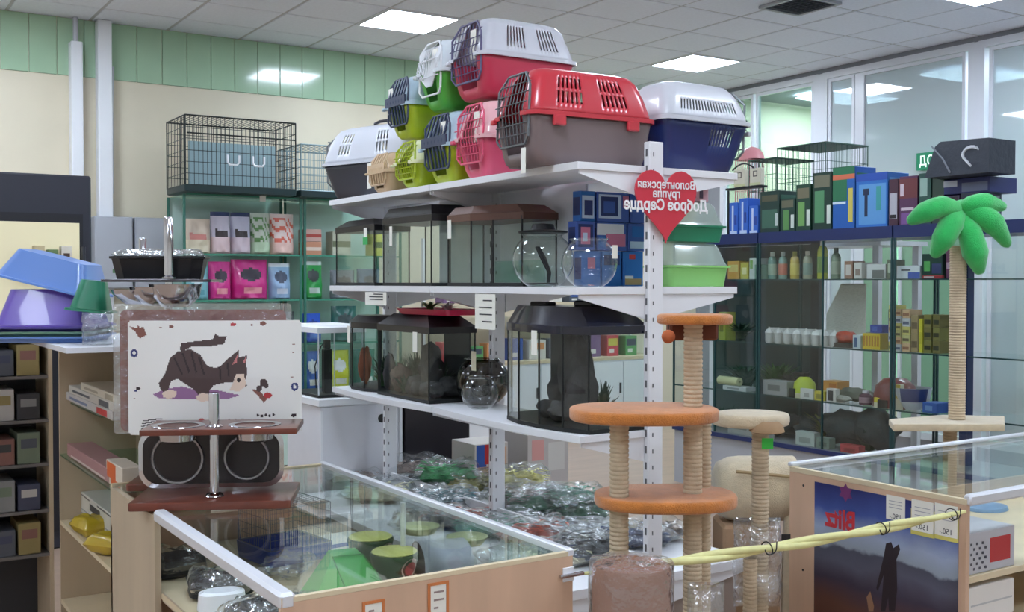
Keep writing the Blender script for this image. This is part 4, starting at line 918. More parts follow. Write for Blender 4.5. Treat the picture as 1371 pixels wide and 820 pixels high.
heap += [(850, 712, .605, (.22, .2, .06), 'navy', .3, 'by the near white post, left side'), (905, 700, .605, (.22, .2, .06), 'grey brown', .6, 'by the near white post, right side'), (790, 725, .62, (.22, .18, .06), 'black', -.4, 'behind the film-wrapped drum'),
 (700, 664, .63, (.26, .2, .08), 'grey brown', .2, 'behind the deck rail, right of the middle post'), (540, 645, .605, (.26, .2, .06), 'silver', .5, 'flat, before the black cabinet'),
 (575, 690, .6, (.26, .2, .05), 'grey brown', -.1, 'at the front edge of the deck'), (655, 700, .6, (.26, .2, .05), 'sea green', .3, 'between the counter rim and the deck rail'), (805, 668, .61, (.22, .2, .06), 'teal', .4, 'at the right deck edge beside the orange tree'),
 (715, 712, .6, (.26, .2, .07), 'rust red', .25, 'just beyond the counter rim'), (755, 735, .6, (.24, .2, .06), 'navy', .1, 'under the orange lower platform'), (770, 708, .6, (.26, .2, .06), 'silver', -.2, 'right of the rust red bag'), (740, 742, .6, (.22, .16, .05), 'ivory', .5, 'beyond the near counter corner'), (600, 660, .62, (.24, .18, .06), 'teal', .2, 'crossing the deck middle')]
for k, (px, py, z, sz, cn, rot, wh) in enumerate(heap):
    p = az(px, py, z+.04); sz = (sz[0]*1.2, sz[1]*1.15, sz[2]*1.1)
    p.x = min(max(p.x, 1.8), 2.46); p.y = max(p.y, 2.62)
    t = thing('plant_bag', '%s plastic plants in clear bag, %s' % (cn, wh), 'bag', (p.x, p.y, max(z, .602)), RS+rot, 'bags of plastic plants on the low deck')
    pillow_mb(sz[0], sz[1], sz[2], seed=50+k, amp=.45, standing=False).build('bag', BAGF, t, smooth=60)
    m = MB(); rr = random.Random(90+k)
    for q in range(70):
        x, y, zz = rr.uniform(-.4, .4)*sz[0], rr.uniform(-.38, .38)*sz[1], rr.uniform(.15, .85)*sz[2]; a = rr.uniform(0, 6.28); L_ = rr.uniform(.03, .07); d = Vector((cos(a), sin(a), rr.uniform(-.15, .15)))*L_; n_ = Vector((-sin(a), cos(a), 0))*.007
        c0 = Vector((x, y, zz)); ids = [m.pt(c0-d*.5), m.pt(c0+n_+Vector((0, 0, .004))), m.pt(c0+d*.5), m.pt(c0-n_+Vector((0, 0, .004)))]; m.face(ids)
    pillow_mb(sz[0]*.82, sz[1]*.78, sz[2]*.6, seed=70+k, amp=.5, standing=False, nx=10, ny=10).build('filling', mat('fill_'+cn, pal[cn], .6, noise_amt=.5, nscale=30, bump=.8, bscale=60), t, smooth=60)
    m.build('leaves', mat('leaf_'+cn, tuple(min(255, int(v*1.25)) for v in pal[cn]), .5, noise_amt=.3, nscale=30), t)
# ------------------------------------------------------------------ goods at the shelving's near end: blue cartons, green litter boxes, heart sign
BX = [C(64, 96, 176), C(196, 214, 236), C(36, 52, 110), C(206, 120, 150), C(40, 110, 190), C(230, 230, 236), C(196, 60, 60), C(180, 150, 110)]
cell = [  # px0, px1, y0(top), y1, Y, patches, label
 (777, 798, 238, 285, 2.86, 'blue carton with white fish tank print, top left of the stack', [(.1, .1, .9, .85, 1), (.25, .2, .8, .7, 2)]),
 (799, 843, 236, 284, 2.86, 'wide blue carton with curved tank picture, top of the stack', [(.05, .12, .75, .92, 1), (.12, .2, .65, .85, 2), (.2, .3, .55, .7, 0), (.8, .5, .98, .9, 3)]),
 (844, 867, 240, 284, 2.86, 'navy carton beside the white post, top of the stack', [(.1, .1, .6, .6, 0)]),
 (771, 797, 284, 325, 2.84, 'dark blue carton with pink device picture, middle row left', [(.12, .1, .9, .9, 2), (.25, .2, .75, .8, 3), (.35, .3, .6, .6, 1)]),
 (799, 840, 285, 326, 2.86, 'pale blue carton with pink coral print, middle row', [(.0, .55, .9, .95, 5), (.3, .15, .95, .6, 3), (.05, .05, .3, .5, 4)]),
 (841, 867, 285, 326, 2.86, 'light blue carton with white print, middle row by the post', [(.1, .1, .95, .35, 1), (.2, .5, .9, .9, 4)]),
 (779, 805, 327, 381, 2.86, 'violet blue carton at the bottom left, partly behind the fish bowl', [(.3, .5, .7, .8, 3)]),
 (806, 833, 327, 381, 2.86, 'medium blue carton in the middle of the bottom row', [(.1, .6, .9, .9, 2)]),
 (834, 862, 328, 381, 2.86, 'blue carton with red dot and brown label, bottom row by the post', [(.3, .78, .6, .92, 6), (.1, .04, .9, .22, 7), (.1, .22, .5, .3, 5), (.1, .4, .85, .7, 0)])]
zrow = {0: None}
H_ = (S1-.1-S2)/3
rows = {238: 2, 236: 2, 240: 2, 284: 1, 285: 1, 327: 0, 328: 0}
for px0, px1, yt, yb, Y_, l, pt_ in cell:
    a, b = ay(px0, 300, Y_), ay(px1, 300, Y_); r_ = rows[yt]
    hh = [.118, .094, .1]; zb = S2+.001+sum(hh[:r_])+.0005*r_
    carton('carton', l, 'box', (a.x+.001, Y_, zb), 0, b.x-a.x-.003, .045, hh[r_]-.001, [BX[(px0//7) % 2*4]]+BX[1:], pt_, 'blue aquarium cartons by the white post', side=[(.1, .2, .9, .8, 2)])
def litter_house(label, loc, w_, d_, hb, ht, cb, rot=0):
    t = thing('litter_box', label, 'litter box', loc, rot, 'litter boxes with clear covers'); m = MB()
    m.loft([[(x, y, z) for x, y in rrect(e, e, w_-e, d_-e, .02)] for e, z in ((.008, 0), (0, hb), (-.008, hb+.001), (-.008, hb+.007), (.003, hb+.007), (.012, .004))], True, 0, True); m.build('tub', cb, t, smooth=40)
    m = MB(); m.loft([[(x, y, z) for x, y in rrect(e, e, w_-e, d_-e, .02)] for e, z in ((.0, hb+.008), (.006, hb+.02), (.02, hb+ht*.8), (.03, hb+ht*.97), (.06, hb+ht))], True, 0, True); m.build('cover', CLEARPLASTIC, t, smooth=40); return t
a, b = ay(897, 380, 2.62), ay(977, 380, 2.62)
litter_house('litter box with light green tub and clear cover, lower of the two', (a.x, 2.62, S2+.001), b.x-a.x, .13, .06, .082, mat('tub_lime', (150, 214, 124), .3))
litter_house('litter box with dark green tub and clear cover, upper of the two', (a.x+.01, 2.63, S2+.146), b.x-a.x-.02, .12, .046, .085, mat('tub_teal', (44, 138, 104), .3))
carton('carton', 'small pinkish carton with dark stripes on the upper litter box', 'box', (a.x+.1, 2.66, S2+.279), 0, .1, .05, .05, [C(206, 160, 176), C(70, 50, 80)], [(.1, .2, .2, .9, 1), (.35, .2, .45, .9, 1), (.6, .2, .75, .9, 1)])
# heart sign
p = ay(890, 268, 2.515)
t = thing('heart_sign', 'red heart sign with white mirrored lettering on the white post', 'sign', (p.x+.004, 2.515, p.z-.117), radians(-8))
HP = []
for k in range(48):
    a = 2*pi*k/48; HP.append((.0068*16*sin(a)**3, .0076*(13*cos(a)-5*cos(2*a)-2*cos(3*a)-cos(4*a))+.115))
m = MB(); m.prism(HP, -.003, .003); m.v = [(x, -z, y) for x, y, z in m.v]; m.build('heart', mat('heart_red', (206, 52, 70), .35), t)
LW = mat('letter_white', (240, 238, 240), .4)
for tx, sz, z, x in (('Волонтерская', .034, .162, .0), ('группа', .034, .135, 0), ('Доброе Сердце', .046, .1, .0)):
    text_part(tx, sz, LW, t, loc=(x, -.0045, z), thick=.001, bold=.0012 if sz > .04 else .0004, sx=.88 if sz < .04 else .84)
m = MB(); m.box(-.02, .004, .13, .02, .02, .15); m.build('mount', METAL, t)

# ================================================================== scratching trees
def coil(mb, c, r, z0, z1, pitch=.0115, n=20):
    prof = []; k = 0; z = z0
    while z < z1: prof += [(r-.0022, z), (r+.0006, min(z1, z+pitch*.3)), (r+.0006, min(z1, z+pitch*.7))]; z += pitch
    prof.append((r-.001, z1)); mb.lathe(prof, (c[0], c[1], 0), n); return mb
def post(t, x, y, z0, z1, r=.0245): return coil(MB(), (x, y), r, z0, z1).build('post', SISAL, t, smooth=60)
def oval(a, b, n=40, p=2.3): return [(a*math.copysign(abs(cos(2*pi*k/n))**(2/p), cos(2*pi*k/n)), b*math.copysign(abs(sin(2*pi*k/n))**(2/p), sin(2*pi*k/n))) for k in range(n)]
D0 = 2.82; KX = D0/FP; o_ = ad(880, 410, D0)
t = thing('cat_tree', 'orange plush cat tree with sisal posts and three platforms', 'cat tree', (o_.x, o_.y, 0), SCR)
X = lambda px: (px-880)*KX; Z = lambda py: 1.5-(py-HY)*KX
def plat(cx_, cy_, a, b, zt, th, n='platform', m_=ORANGE, p=2.4):
    m = MB(); m.prism([(x+cx_, y+cy_) for x, y in oval(a, b, 44, p)], zt-th, zt, 0, .008); return m.build(n, m_, t, smooth=60)
plat(X(862), .0, .193, .145, Z(546), .032); plat(X(893), .02, .186, .135, Z(663), .032); plat(X(931), .01, .098, .09, Z(421), .026, p=2)
post(t, X(828), -.03, Z(750)-.6, Z(664)-.033); post(t, X(828), -.03, Z(664), Z(547)-.033)
post(t, X(930), .02, .03, Z(664)-.033); post(t, X(930), .02, Z(664), Z(547)-.033); post(t, X(930), .02, Z(547), Z(421)-.027)
post(t, X(952), .1, .03, Z(547)-.033, .02)
MB().bevbox(-.2, -.15, 0, .17, .14, .03, .008).build('base_board', ORANGE, t)
MB().bevbox(X(902), .06, Z(458), X(968), .14, Z(421)-.027, .006).build('hanging_box', mat('box_brown', (112, 62, 44), .8), t)
m = blob((X(892), -.04, Z(450)), .0175, 3, amp=.05); bl = m.build('ball', mat('ball_brown', (176, 92, 52), .9), t, smooth=60)
MB().tube([(X(892), -.04, Z(441)), (X(893), -.035, Z(421)-.02)], .001, 4).build('string', BLACKM, bl)

D1 = 3.15; K1 = D1/FP; o_ = ad(1018, 410, D1); X = lambda px: (px-1018)*K1; Z = lambda py: 1.5-(py-HY)*K1
t = thing('cat_tree', 'cream plush cat tree with one sisal post and green price sticker', 'cat tree', (o_.x, o_.y, 0), SCR)
m = MB(); m.prism([(X(1006)+x, .0+y) for x, y in [(.112*cos(2*pi*k/48)*(1+.0*sin(k)), .095*sin(2*pi*k/48)*(1-.28*abs(cos(2*pi*k/48))**6)) for k in range(48)]], Z(553)-.038, Z(553), 0, .012); m.build('platform', CREAM, t, smooth=60)
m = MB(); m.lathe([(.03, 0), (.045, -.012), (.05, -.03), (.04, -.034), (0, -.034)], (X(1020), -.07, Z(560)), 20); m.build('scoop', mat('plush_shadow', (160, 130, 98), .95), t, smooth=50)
post(t, X(1019), 0, .03, Z(553)-.039)
MB().bevbox(-.1, -.11, 0, .13, .12, .03, .008).build('base_board', CREAM, t)
MB().box(X(1018), -.0285, Z(600), X(1033), -.0265, Z(586)).build('price_sticker', mat('sticker_green', (64, 214, 84), .5), t)
post(t, X(1000), -.06, .03, Z(742), .02)
m = pillow_mb(.15, .26, .14, seed=33, amp=.35); m.v = [(x+X(1015), y, z+Z(815)) for x, y, z in m.v]; m.build('film_wrap', FILM, t, smooth=60)
m = MB(); m.box(X(1038), -.086, Z(728), X(1050), -.085, Z(708)); m.build('tag', BLACK, t)

D2 = 3.78; K2 = D2/FP; o_ = ad(1020, 410, D2); X = lambda px: (px-1020)*K2; Z = lambda py: 1.5-(py-HY)*K2
t = thing('cat_house', 'cream plush barrel cat house on posts behind the sisal trees', 'cat house', (o_.x, o_.y, 0), SCR)
m = MB(); R_ = .115; n = 22; rings = []
for x, f_ in ((X(956), .55), (X(962), .82), (X(975), .96), (X(990), 1), (X(1064), 1)):
    rings.append([(x, R_*f_*cos(2*pi*k/n), Z(655)+R_*f_*sin(2*pi*k/n)*.98) for k in range(n)])
m.loft(rings, True, 0, True); m.build('barrel', CREAM, t, smooth=60)
MB().tube([(X(978), -.112+.0*k, Z(625)) for k in (0,)]+[(X(1062), -.112, Z(633))], .006, 6).build('piping', mat('cream_seam', (170, 146, 108), .9), t)
MB().bevbox(X(962), -.1, .03, X(1038), .1, Z(698), .01).build('box_base', mat('plush_brown', (172, 140, 110), .95), t)
MB().tube([(X(1056), -.06, Z(672)), (X(1053), -.07, Z(720)), (X(1048), -.07, .03)], .026, 10).build('plush_leg', CREAM, t, smooth=60)
MB().bevbox(-.15, -.115, 0, .1, .12, .03, .008).build('base_board', CREAM, t)

p = ad(836, 758, 2.44)
t = thing('wrapped_drum', 'brown cardboard drum wrapped in shiny clear film under the rope', 'drum', (p.x+.02, p.y, 0))
MB().lathe([(0, 0), (.085, 0), (.09, .006), (.09, p.z-.01), (.085, p.z), (0, p.z)], n=32).build('drum', mat('drum_brown', (150, 104, 84), .7, noise_amt=.12), t, smooth=40)
m = MB(); rings = []
for k in range(12):
    z = p.z*.5+(p.z*.5+.006)*k/9 if k < 10 else p.z+.008+.004*(k-9); rings.append([((.096 if k < 10 else .09-.035*(k-9))*(1+.05*noise.noise(Vector((cos(a)*5, sin(a)*5, z*25))))*cos(a), (.096 if k < 10 else .09-.035*(k-9))*(1+.05*noise.noise(Vector((cos(a)*5, sin(a)*5, z*25))))*sin(a), z+.004*noise.noise(Vector((cos(a)*3, sin(a)*3, k)))) for a in [2*pi*i/48 for i in range(48)]])
m.loft(rings, True, 0, True); m.build('film', FILM, t, smooth=70)

q_ = ad(945, 790, 2.66); t = thing('film_bag', 'tall crumpled clear film between the orange and cream cat trees', 'bag', (q_.x, q_.y, .45), SCR); pillow_mb(.1, .42, .08, seed=61, amp=.6, nx=12, ny=24).build('film', FILM, t, smooth=60)
t.location.z = .031
t.scale = (1, 1, 1.75)
# rope barrier
ra = Vector((SX1+.02, SY0-.012, .834)); rb = Vector((2.715, 1.868, .855))
t = thing('barrier_cord', 'thick pale yellow twisted cord barrier stretched between the two counters', 'cord', ra)
YEL = mat('cord_yellow', (226, 222, 156), .6, noise_amt=.08, nscale=30)
m = MB(); n = 60
for s_ in range(2):
    pts = []; rad = []
    for k in range(n+1):
        u = k/n; q_ = (rb-ra)*u; a = 14*u+pi*s_; fat = min(1, .25+u*4, .25+(1-u)*5); pts.append((q_.x, q_.y+.006*cos(a)*fat, q_.z-.012*sin(pi*u)+.006*sin(a)*fat)); rad.append(.0085*fat+.001)
    m.tube(pts, rad, 8)
co = m.build('cord', YEL, t, smooth=60, kind='stuff')
for u in (.43, .74, .955):
    q_ = (rb-ra)*u+Vector((0, 0, -.012*sin(pi*u))); m = MB(); m.tube([(q_.x+.02*cos(a)-.006, q_.y-.019, q_.z+.004+.014*sin(a)) for a in [pi+pi*k/8 for k in range(9)]]+[(q_.x+.022, q_.y-.012, q_.z+.016)], .0016, 5); m.tube([(q_.x-.004+.001*i, q_.y+.017*cos(a), q_.z+.017*sin(a)) for i, a in enumerate([2*pi*k/12 for k in range(13)])], .0016, 5); m.build('tie_wire', BLACKM, t)

# ================================================================== right-hand display counter with the fishing poster
RX0, RY0, RY1, RX1, RT = 2.735, 1.88, 2.54, 4.3, .88
t = thing('display_counter', 'beech display counter with glass top and outdoor poster on its end, at the right', 'display case', (RX0, RY0, 0))
L_ = RX1-RX0; W_ = RY1-RY0
MB().box(0, 0, 0, .018, W_, RT-.012).build('side_panel', BEECH, t)
MB().box(.0185, W_-.016, 0, L_, W_, RT-.15).build('back_panel', BEECH, t)
for z, mm in ((.08, BEECHL), (.42, BEECHL), (.66, BEECHL)): MB().box(.0185, .0, z-.018, L_, W_-.0165, z).build('shelf', mm, t)
MB().box(0, 0, RT-.011, .018, W_, RT+.004).build('edge_strip', BEECHL, t)
MB().box(.0185, 0, RT-.004, L_, W_, RT+.002).build('glass_top', CASEGLASS, t)
MB().bevbox(.0, W_-.01, RT+.0045, L_, W_+.012, RT+.018, .004).build('alu_rim', ALU, t, smooth=40)
MB().bevbox(.005, -.012, RT-.014, L_, .014, RT+.018, .006).build('alu_rim', ALU, t, smooth=40)
for y, z in ((W_-.06, .83), (W_-.06, .55), (.02, .3)): MB().lathe([(0, -.001), (.004, -.001), (.004, 0)], (0, y, z), 8, axis='x').build('screw', BLACKM, t)
# poster: sky, mountains, a standing angler seen from behind, blue-to-brown
def post_poster():
    y0, y1 = ax(1091, 700, RX0).y-RY0, ax(1284, 700, RX0).y-RY0; zt, zb = ax(1091, 645, RX0).z, .3
    P = thing('poster', 'outdoor poster with red mirrored lettering over a blue sky and brown hills', 'poster', (RX0-.001, RY0+y0, zb)); w_ = y0-y1-.0; h_ = zt-zb
    m_ = bpy.data.materials.new('poster_print'); m_.use_nodes = True; N = m_.node_tree.nodes; L = m_.node_tree.links; b = N['Principled BSDF']; b.inputs['Roughness'].default_value = .35
    tc = N.new('ShaderNodeTexCoord'); sp = N.new('ShaderNodeSeparateXYZ'); L.new(tc.outputs['Object'], sp.inputs[0])
    nz = N.new('ShaderNodeTexNoise'); nz.inputs['Scale'].default_value = 7; nz.inputs['Detail'].default_value = 6; L.new(tc.outputs['Object'], nz.inputs['Vector'])
    a1 = N.new('ShaderNodeMath'); a1.operation = 'MULTIPLY_ADD'; a1.inputs[1].default_value = .09; L.new(nz.outputs['Fac'], a1.inputs[0]); L.new(sp.outputs['Z'], a1.inputs[2])
    dv = N.new('ShaderNodeMath'); dv.operation = 'DIVIDE'; dv.inputs[1].default_value = h_+.045; L.new(a1.outputs[0], dv.inputs[0])
    cr_ = N.new('ShaderNodeValToRGB'); E = cr_.color_ramp.elements; st = [(0, (60, 34, 30)), (.35, (104, 68, 56)), (.5, (66, 58, 74)), (.6, (92, 92, 108)), (.66, (80, 82, 96)), (.675, (150, 160, 172)), (.76, (160, 172, 196)), (.88, (62, 84, 156)), (1, (40, 46, 110))]
    E[0].position = 0; E[0].color = (*lin(st[0][1]), 1); E[1].position = 1; E[1].color = (*lin(st[-1][1]), 1)
    for p_, c in st[1:-1]: e = E.new(p_); e.color = (*lin(c), 1)
    L.new(dv.outputs[0], cr_.inputs[0]); L.new(cr_.outputs[0], b.inputs['Base Color'])
    MB().box(-.0012, -w_, 0, 0, 0, h_).build('sheet', m_, P)
    fig = MB(); F = [(-.22, .1), (-.2, .3), (-.23, .42), (-.2, .5), (-.16, .55), (-.155, .6), (-.12, .63), (-.09, .6), (-.1, .55), (-.06, .57), (-.04, .6), (-.02, .58), (-.05, .52), (-.08, .46), (-.09, .3), (-.06, .1), (-.12, .1), (-.14, .28), (-.16, .1)]
    def pf(px, py): q = ax(px, py, RX0); return (q.y-(RY0+y0), q.z-zb)
    body = [pf(*q) for q in ((1187, 728), (1194, 726), (1197, 734), (1204, 729), (1206, 736), (1201, 750), (1202, 790), (1199, 819), (1191, 819), (1190, 800), (1186, 819), (1180, 819), (1184, 770), (1176, 792), (1174, 788), (1184, 745))]
    fig.flat(body, lambda u, v: (-.0018, u, v)); fig.build('printed_figure', mat('figure_dark', (44, 34, 40), .5), P)
    dg = MB(); dg.flat([pf(*q) for q in ((1161, 800), (1166, 792), (1171, 812), (1170, 819), (1164, 819))], lambda u, v: (-.0018, u, v)); dg.build('printed_dog', mat('figure_tan', (150, 112, 86), .5), P)
    c = pf(1126, 697); o = text_part('Blitz', .085, mat('poster_red', (206, 52, 62), .4), P, loc=(-.0022, c[0], c[1]), rotz=radians(-90), thick=.0003, bold=.003, sx=.8)
    rs = MB(); q = pf(1133, 660); rs.flat([(q[0]+.03*cos(2*pi*k/12)*(1 if k % 2 else .6), q[1]+.03*sin(2*pi*k/12)*(1 if k % 2 else .6)) for k in range(12)], lambda u, v: (-.0018, u, v)); rs.build('emblem', mat('emblem_plum', (120, 50, 110), .5), P)
    for k, (xa, xb, yt, yb_, l) in enumerate([(1188, 1213, 662, 700, 'white price label with a dark number, left of three on the poster'), (1222, 1251, 668, 716, 'white price label on a yellow card, middle one on the poster'), (1253, 1283, 673, 722, 'white price label on a yellow card, beside the counter corner')]):
        A = ax(xa, yt, RX0); B = ax(xb, yb_, RX0); T = thing('price_label', l, 'price label', (RX0-.003, A.y, B.z), 0, 'price labels on the poster'); ww = A.y-B.y; hh = A.z-B.z
        if k: MB().box(-.0008, -ww-.003, -.012, 0, .003, hh*.7).build('backing_card', mat('card_yellow', (216, 206, 110), .6), T)
        MB().box(-.002, -ww, 0, -.001, 0, hh).build('label', PAPER, T); n_ = text_part('190.-' if k == 0 else '150.-', .022, INK, T, name='printed_number', loc=(-.0024, -ww/2, hh*.15), rotz=radians(-90), thick=.0002)
        q = MB()
        for i in range(3): q.box(-.0026, -ww*.85, hh*(.5+.13*i), -.0021, -ww*.15, hh*(.5+.13*i)+.002)
        q.build('print', mat('faint_print', (170, 170, 176), .7), T)
post_poster()
# goods on the right counter: seen through the glass top and at its open front
for k, (px, py, l) in enumerate([(1280, 640, 'flat round white reel pack under the right glass top, nearer one'), (1215, 655, 'flat round white reel pack under the right glass top, left one'), (1290, 615, 'flat round white reel pack under the right glass top, farther one')]):
    p = az(px, py, .68); t = thing('blister_pack', l, 'pack', (p.x, min(2.42, max(1.98, p.y)), .661), 0, 'round packs under the right glass top')
    MB().lathe([(0, 0), (.09, 0), (.085, .012), (.04, .02), (0, .02)], n=24, sy=.8).build('pack', C(190, 200, 210) if k != 1 else C(130, 160, 190), t, smooth=50)
for k, (z, h_, c1, c2, l) in enumerate([(.421, .1, (226, 222, 216), (180, 180, 180), 'white carton on the open shelf at the right frame edge, lower of two'), (.523, .1, (232, 228, 222), (190, 190, 190), 'white carton on the open shelf at the right frame edge, upper of two'), (.661, .12, (190, 190, 196), (186, 56, 60), 'patterned grey carton with red zigzag under the right counter rim')]):
    carton('carton', l, 'box', (RX0+.03, RY0+.01, z), 0, .22, .3, h_, [C(*c1), C(*c2), C(80, 80, 90)], [(.05, .45, .95, .5, 1)] if k < 2 else [(.45, .2, .9, .8, 1)]+[(.03+.06*i, .1+.12*j, .06+.06*i, .16+.12*j, 2) for i in range(6) for j in range(6) if (i+j) % 2])

# ================================================================== along the left wall: fridge, electrical boxes, green-framed glass shelving
p = ay(122, 236, 6.5)
t = thing('drinks_fridge', 'dark upright fridge with a lit cream shelf window, left of the pipe casings', 'fridge', (p.x-.75, 6.5, 0))
MB().bevbox(0, 0, 0, .75, .6, p.z, .01).build('body', mat('fridge_dark', (46, 48, 60), .4), t, smooth=30)
MB().box(.03, -.02, .1, .7, -.001, p.z-.22).build('door_frame', mat('fridge_frame', (30, 32, 40), .35), t)
MB().box(.06, -.024, 1.2, .68, -.021, p.z-.27).build('lit_window', mat('fridge_window', (214, 206, 172), .4, emit=.12), t)
MB().tube([(.7, -.03, 1.2), (.7, -.03, 1.7)], .012, 8).build('handle', mat('fridge_handle', (60, 62, 70), .3), t)
for k in range(4): carton('carton', ['tall brown carton', 'pale carton', 'green carton', 'white carton'][k]+' against the lit fridge window', 'box', (p.x-.75+.36+.07*k, 6.40, 1.60), 0, .055, .07, .08+.02*(k % 2), [C(*[(120, 96, 70), (206, 190, 150), (110, 136, 90), (220, 214, 200)][k]), C(80, 60, 50)], [(.2, .3, .8, .6, 1)])
MB().box(.34, -.12, 1.58, .66, -.021, 1.599).build('ledge', mat('fridge_frame'), t)
for px0, px1, l in ((125, 177, 'grey metal electrical cabinet on the wall, left one'), (179, 222, 'grey metal electrical cabinet on the wall, right one')):
    a, b = ay(px0, 290, 8.84), ay(px1, 290, 8.84); t = thing('electrical_cabinet', l, 'cabinet', (a.x, 8.8, 1.45)); w_ = b.x-a.x-.005
    MB().bevbox(0, 0, 0, w_, .17, .56, .004).build('body', mat('cabinet_grey', (172, 176, 184), .4), t); MB().box(.01, -.008, .01, w_-.01, -.0005, .55).build('door', mat('cabinet_door', (180, 184, 192), .4), t)
    MB().box(w_*.45, -.0095, .12, w_*.6, -.008, .15).build('warning_sticker', C(90, 130, 90), t)

BG0, BG1, BY = ay(247, 300, 8.35).x, ay(403, 300, 8.35).x, 8.35
BZ = [2.18, 1.72, 1.36, 1.0, .6]
MINT = mat('mint_back', (190, 214, 204), .5)
def bay(label, x0, x1, bent=True):
    t = thing('glass_shelving', label, 'shelving', (x0, BY, 0)); W__ = x1-x0
    MB().box(0, .46, 0, W__, .475, 2.176).build('back_panel', MINT, t)
    for x in (0, W__):
        for y in (0, .44):
            m = MB(); m.box(x-.01, y, 0, x+.01, y+.012, 2.176); m.build('upright', GREENF, t)
    for z in BZ: MB().box(.016, .0, z-.01, W__-.016, .455, z).build('glass_shelf', GREENGLASS, t); MB().box(.016, -.004, z-.012, W__-.016, .001, z+.002).build('shelf_edge', mat('edge_green', (70, 140, 118), .2), t)
    MB().box(.016, .002, .02, W__-.016, .455, .58).build('base_cabinet', MINT, t)
    return t
bay('green-framed glass shelving with pet food bags, under the big wire crate', BG0, BG1)
bay('green-framed glass shelving behind the white-lidded tank, right bay', BG1+.035, BG1+.9)
MB_l = [(.6, .5), (.3, .2)]
t = thing('price_card', 'small white price card clipped to the top glass shelf under the crate', 'price card', (ay(347, 265, BY).x, BY-.012, 2.14)); MB().box(0, 0, 0, .05, .002, .07).build('card', PAPER, t)
# pet food bags
def bag(label, px0, px1, z, h_, c1, c2, c3, Y_=8.37, d_=.13, seed=1, grp='pet food bags on the glass shelving', top=None, glossy=True, style=0):
    a, b = ay(px0, 300, Y_), ay(px1, 300, Y_); w_ = b.x-a.x
    t = thing('food_bag', label, 'bag', ((a.x+b.x)/2, Y_+d_/2, z), 0, grp)
    def patch(u, v):
        if v > .88: return 3
        if style == 0: return 1 if .45 < v < .78 and .2 < u < .8 and ((u-.5)**2/.09+(v-.62)**2/.026) < 1 else (2 if .15 < v < .3 and .25 < u < .8 else 0)
        if style == 1: return 2 if v < .38 else (1 if .4 < v < .62 and (.15 < u < .3 or .2 < u < .8 and v < .54) else 0)
        if style == 2: return 1 if (u*3+v*5+sin(u*9)*.6) % 1.3 < .5 and v > .3 else (2 if v < .3 else 0)
    pillow_mb(w_*1.02, h_, d_, seed=seed, amp=.12, flat_bottom=True, nx=18, ny=20, patch=patch).build('bag', [mat('bag_%d_%d_%d' % c1, c1, .3, coat=.3), mat('bag_%d_%d_%d' % c2, c2, .4), mat('bag_%d_%d_%d' % c3, c3, .4), mat('bag_%d_%d_%d' % (top or c1), top or c1, .4)], t, smooth=60)
z = BZ[1]+.001
bag('cream pet food bag with speckled lower half, leftmost on the upper glass shelf', 249, 284, z, .27, (206, 188, 168), (190, 120, 110), (222, 212, 186), seed=2, style=1)
bag('white pet food bag with black cat and dark cap, left of its twin', 285, 311, z, .33, (196, 190, 206), (56, 46, 48), (214, 190, 192), seed=3, style=1, top=(50, 62, 100))
bag('white pet food bag with black cat and dark cap, right of its twin', 312, 338, z, .33, (190, 190, 210), (56, 46, 48), (206, 190, 200), seed=4, style=1, top=(44, 56, 92))
bag('white pet food bag with green leaf print on the upper glass shelf', 339, 364, z, .33, (186, 196, 180), (96, 140, 84), (176, 200, 170), seed=5, style=2)
bag('white pet food bag with orange red print, rightmost on the upper glass shelf', 365, 396, z, .33, (216, 196, 188), (206, 100, 80), (224, 190, 180), seed=6, style=2)
z = BZ[2]+.001
bag('turquoise pet food bag partly behind the chrome pole', 247, 281, z, .27, (116, 176, 186), (200, 216, 220), (90, 150, 160), seed=7)
bag('narrow magenta pet food bag with black round emblem', 282, 311, z, .30, (196, 46, 130), (48, 36, 52), (226, 150, 160), seed=8)
bag('wide magenta pet food bag with black round emblem', 313, 361, z, .32, (196, 40, 126), (40, 32, 46), (226, 150, 160), seed=9, d_=.16)
bag('silver blue pet food bag with pale cap, right of the magenta bags', 363, 391, z, .29, (136, 164, 196), (60, 70, 90), (190, 200, 214), seed=10, top=(200, 204, 212))
z = BZ[3]+.001
for k, (a_, b_, c, l) in enumerate([(250, 280, (30, 44, 60), 'dark low bag on the third glass shelf, left'), (300, 335, (190, 70, 90), 'rose red bag on the third glass shelf'), (336, 366, (30, 96, 80), 'dark green bag on the third glass shelf'), (372, 396, (90, 96, 100), 'grey bag on the third glass shelf, right')]): bag(l, a_, b_, z, .26, c, (200, 200, 200), (60, 60, 60), seed=20+k)
z = BZ[1]+.001
for k, (a_, b_, zz, h_, c, c2, l) in enumerate([(409, 431, z, .11, (196, 140, 110), (224, 206, 190), 'orange-banded carton, lower of two behind the far fish tank'), (409, 431, z+.112, .1, (206, 170, 160), (170, 70, 60), 'pale carton with red band, upper of two behind the far fish tank'), (446, 470, z, .2, (186, 190, 170), (110, 120, 90), 'pale green printed carton seen through the far fish tank'), (500, 514, z, .2, (196, 200, 90), (90, 110, 60), 'yellow green carton seen through the fish tank glass')]):
    A, B = ay(a_, 300, BY+.02), ay(b_, 300, BY+.02); carton('carton', l, 'box', (A.x, BY+.03, zz), 0, B.x-A.x, .15, h_, [C(*c), C(*c2)], [(.0, .35, 1, .6, 1)])
z = BZ[2]+.001
bag('white-topped bright green pet food bag in the right bay', 407, 434, z, .31, (26, 140, 60), (40, 50, 48), (170, 190, 180), seed=30, top=(196, 206, 200))
bag('grey pet food bag seen through the far fish tank', 446, 478, z, .24, (110, 116, 124), (60, 60, 66), (170, 170, 176), seed=31)
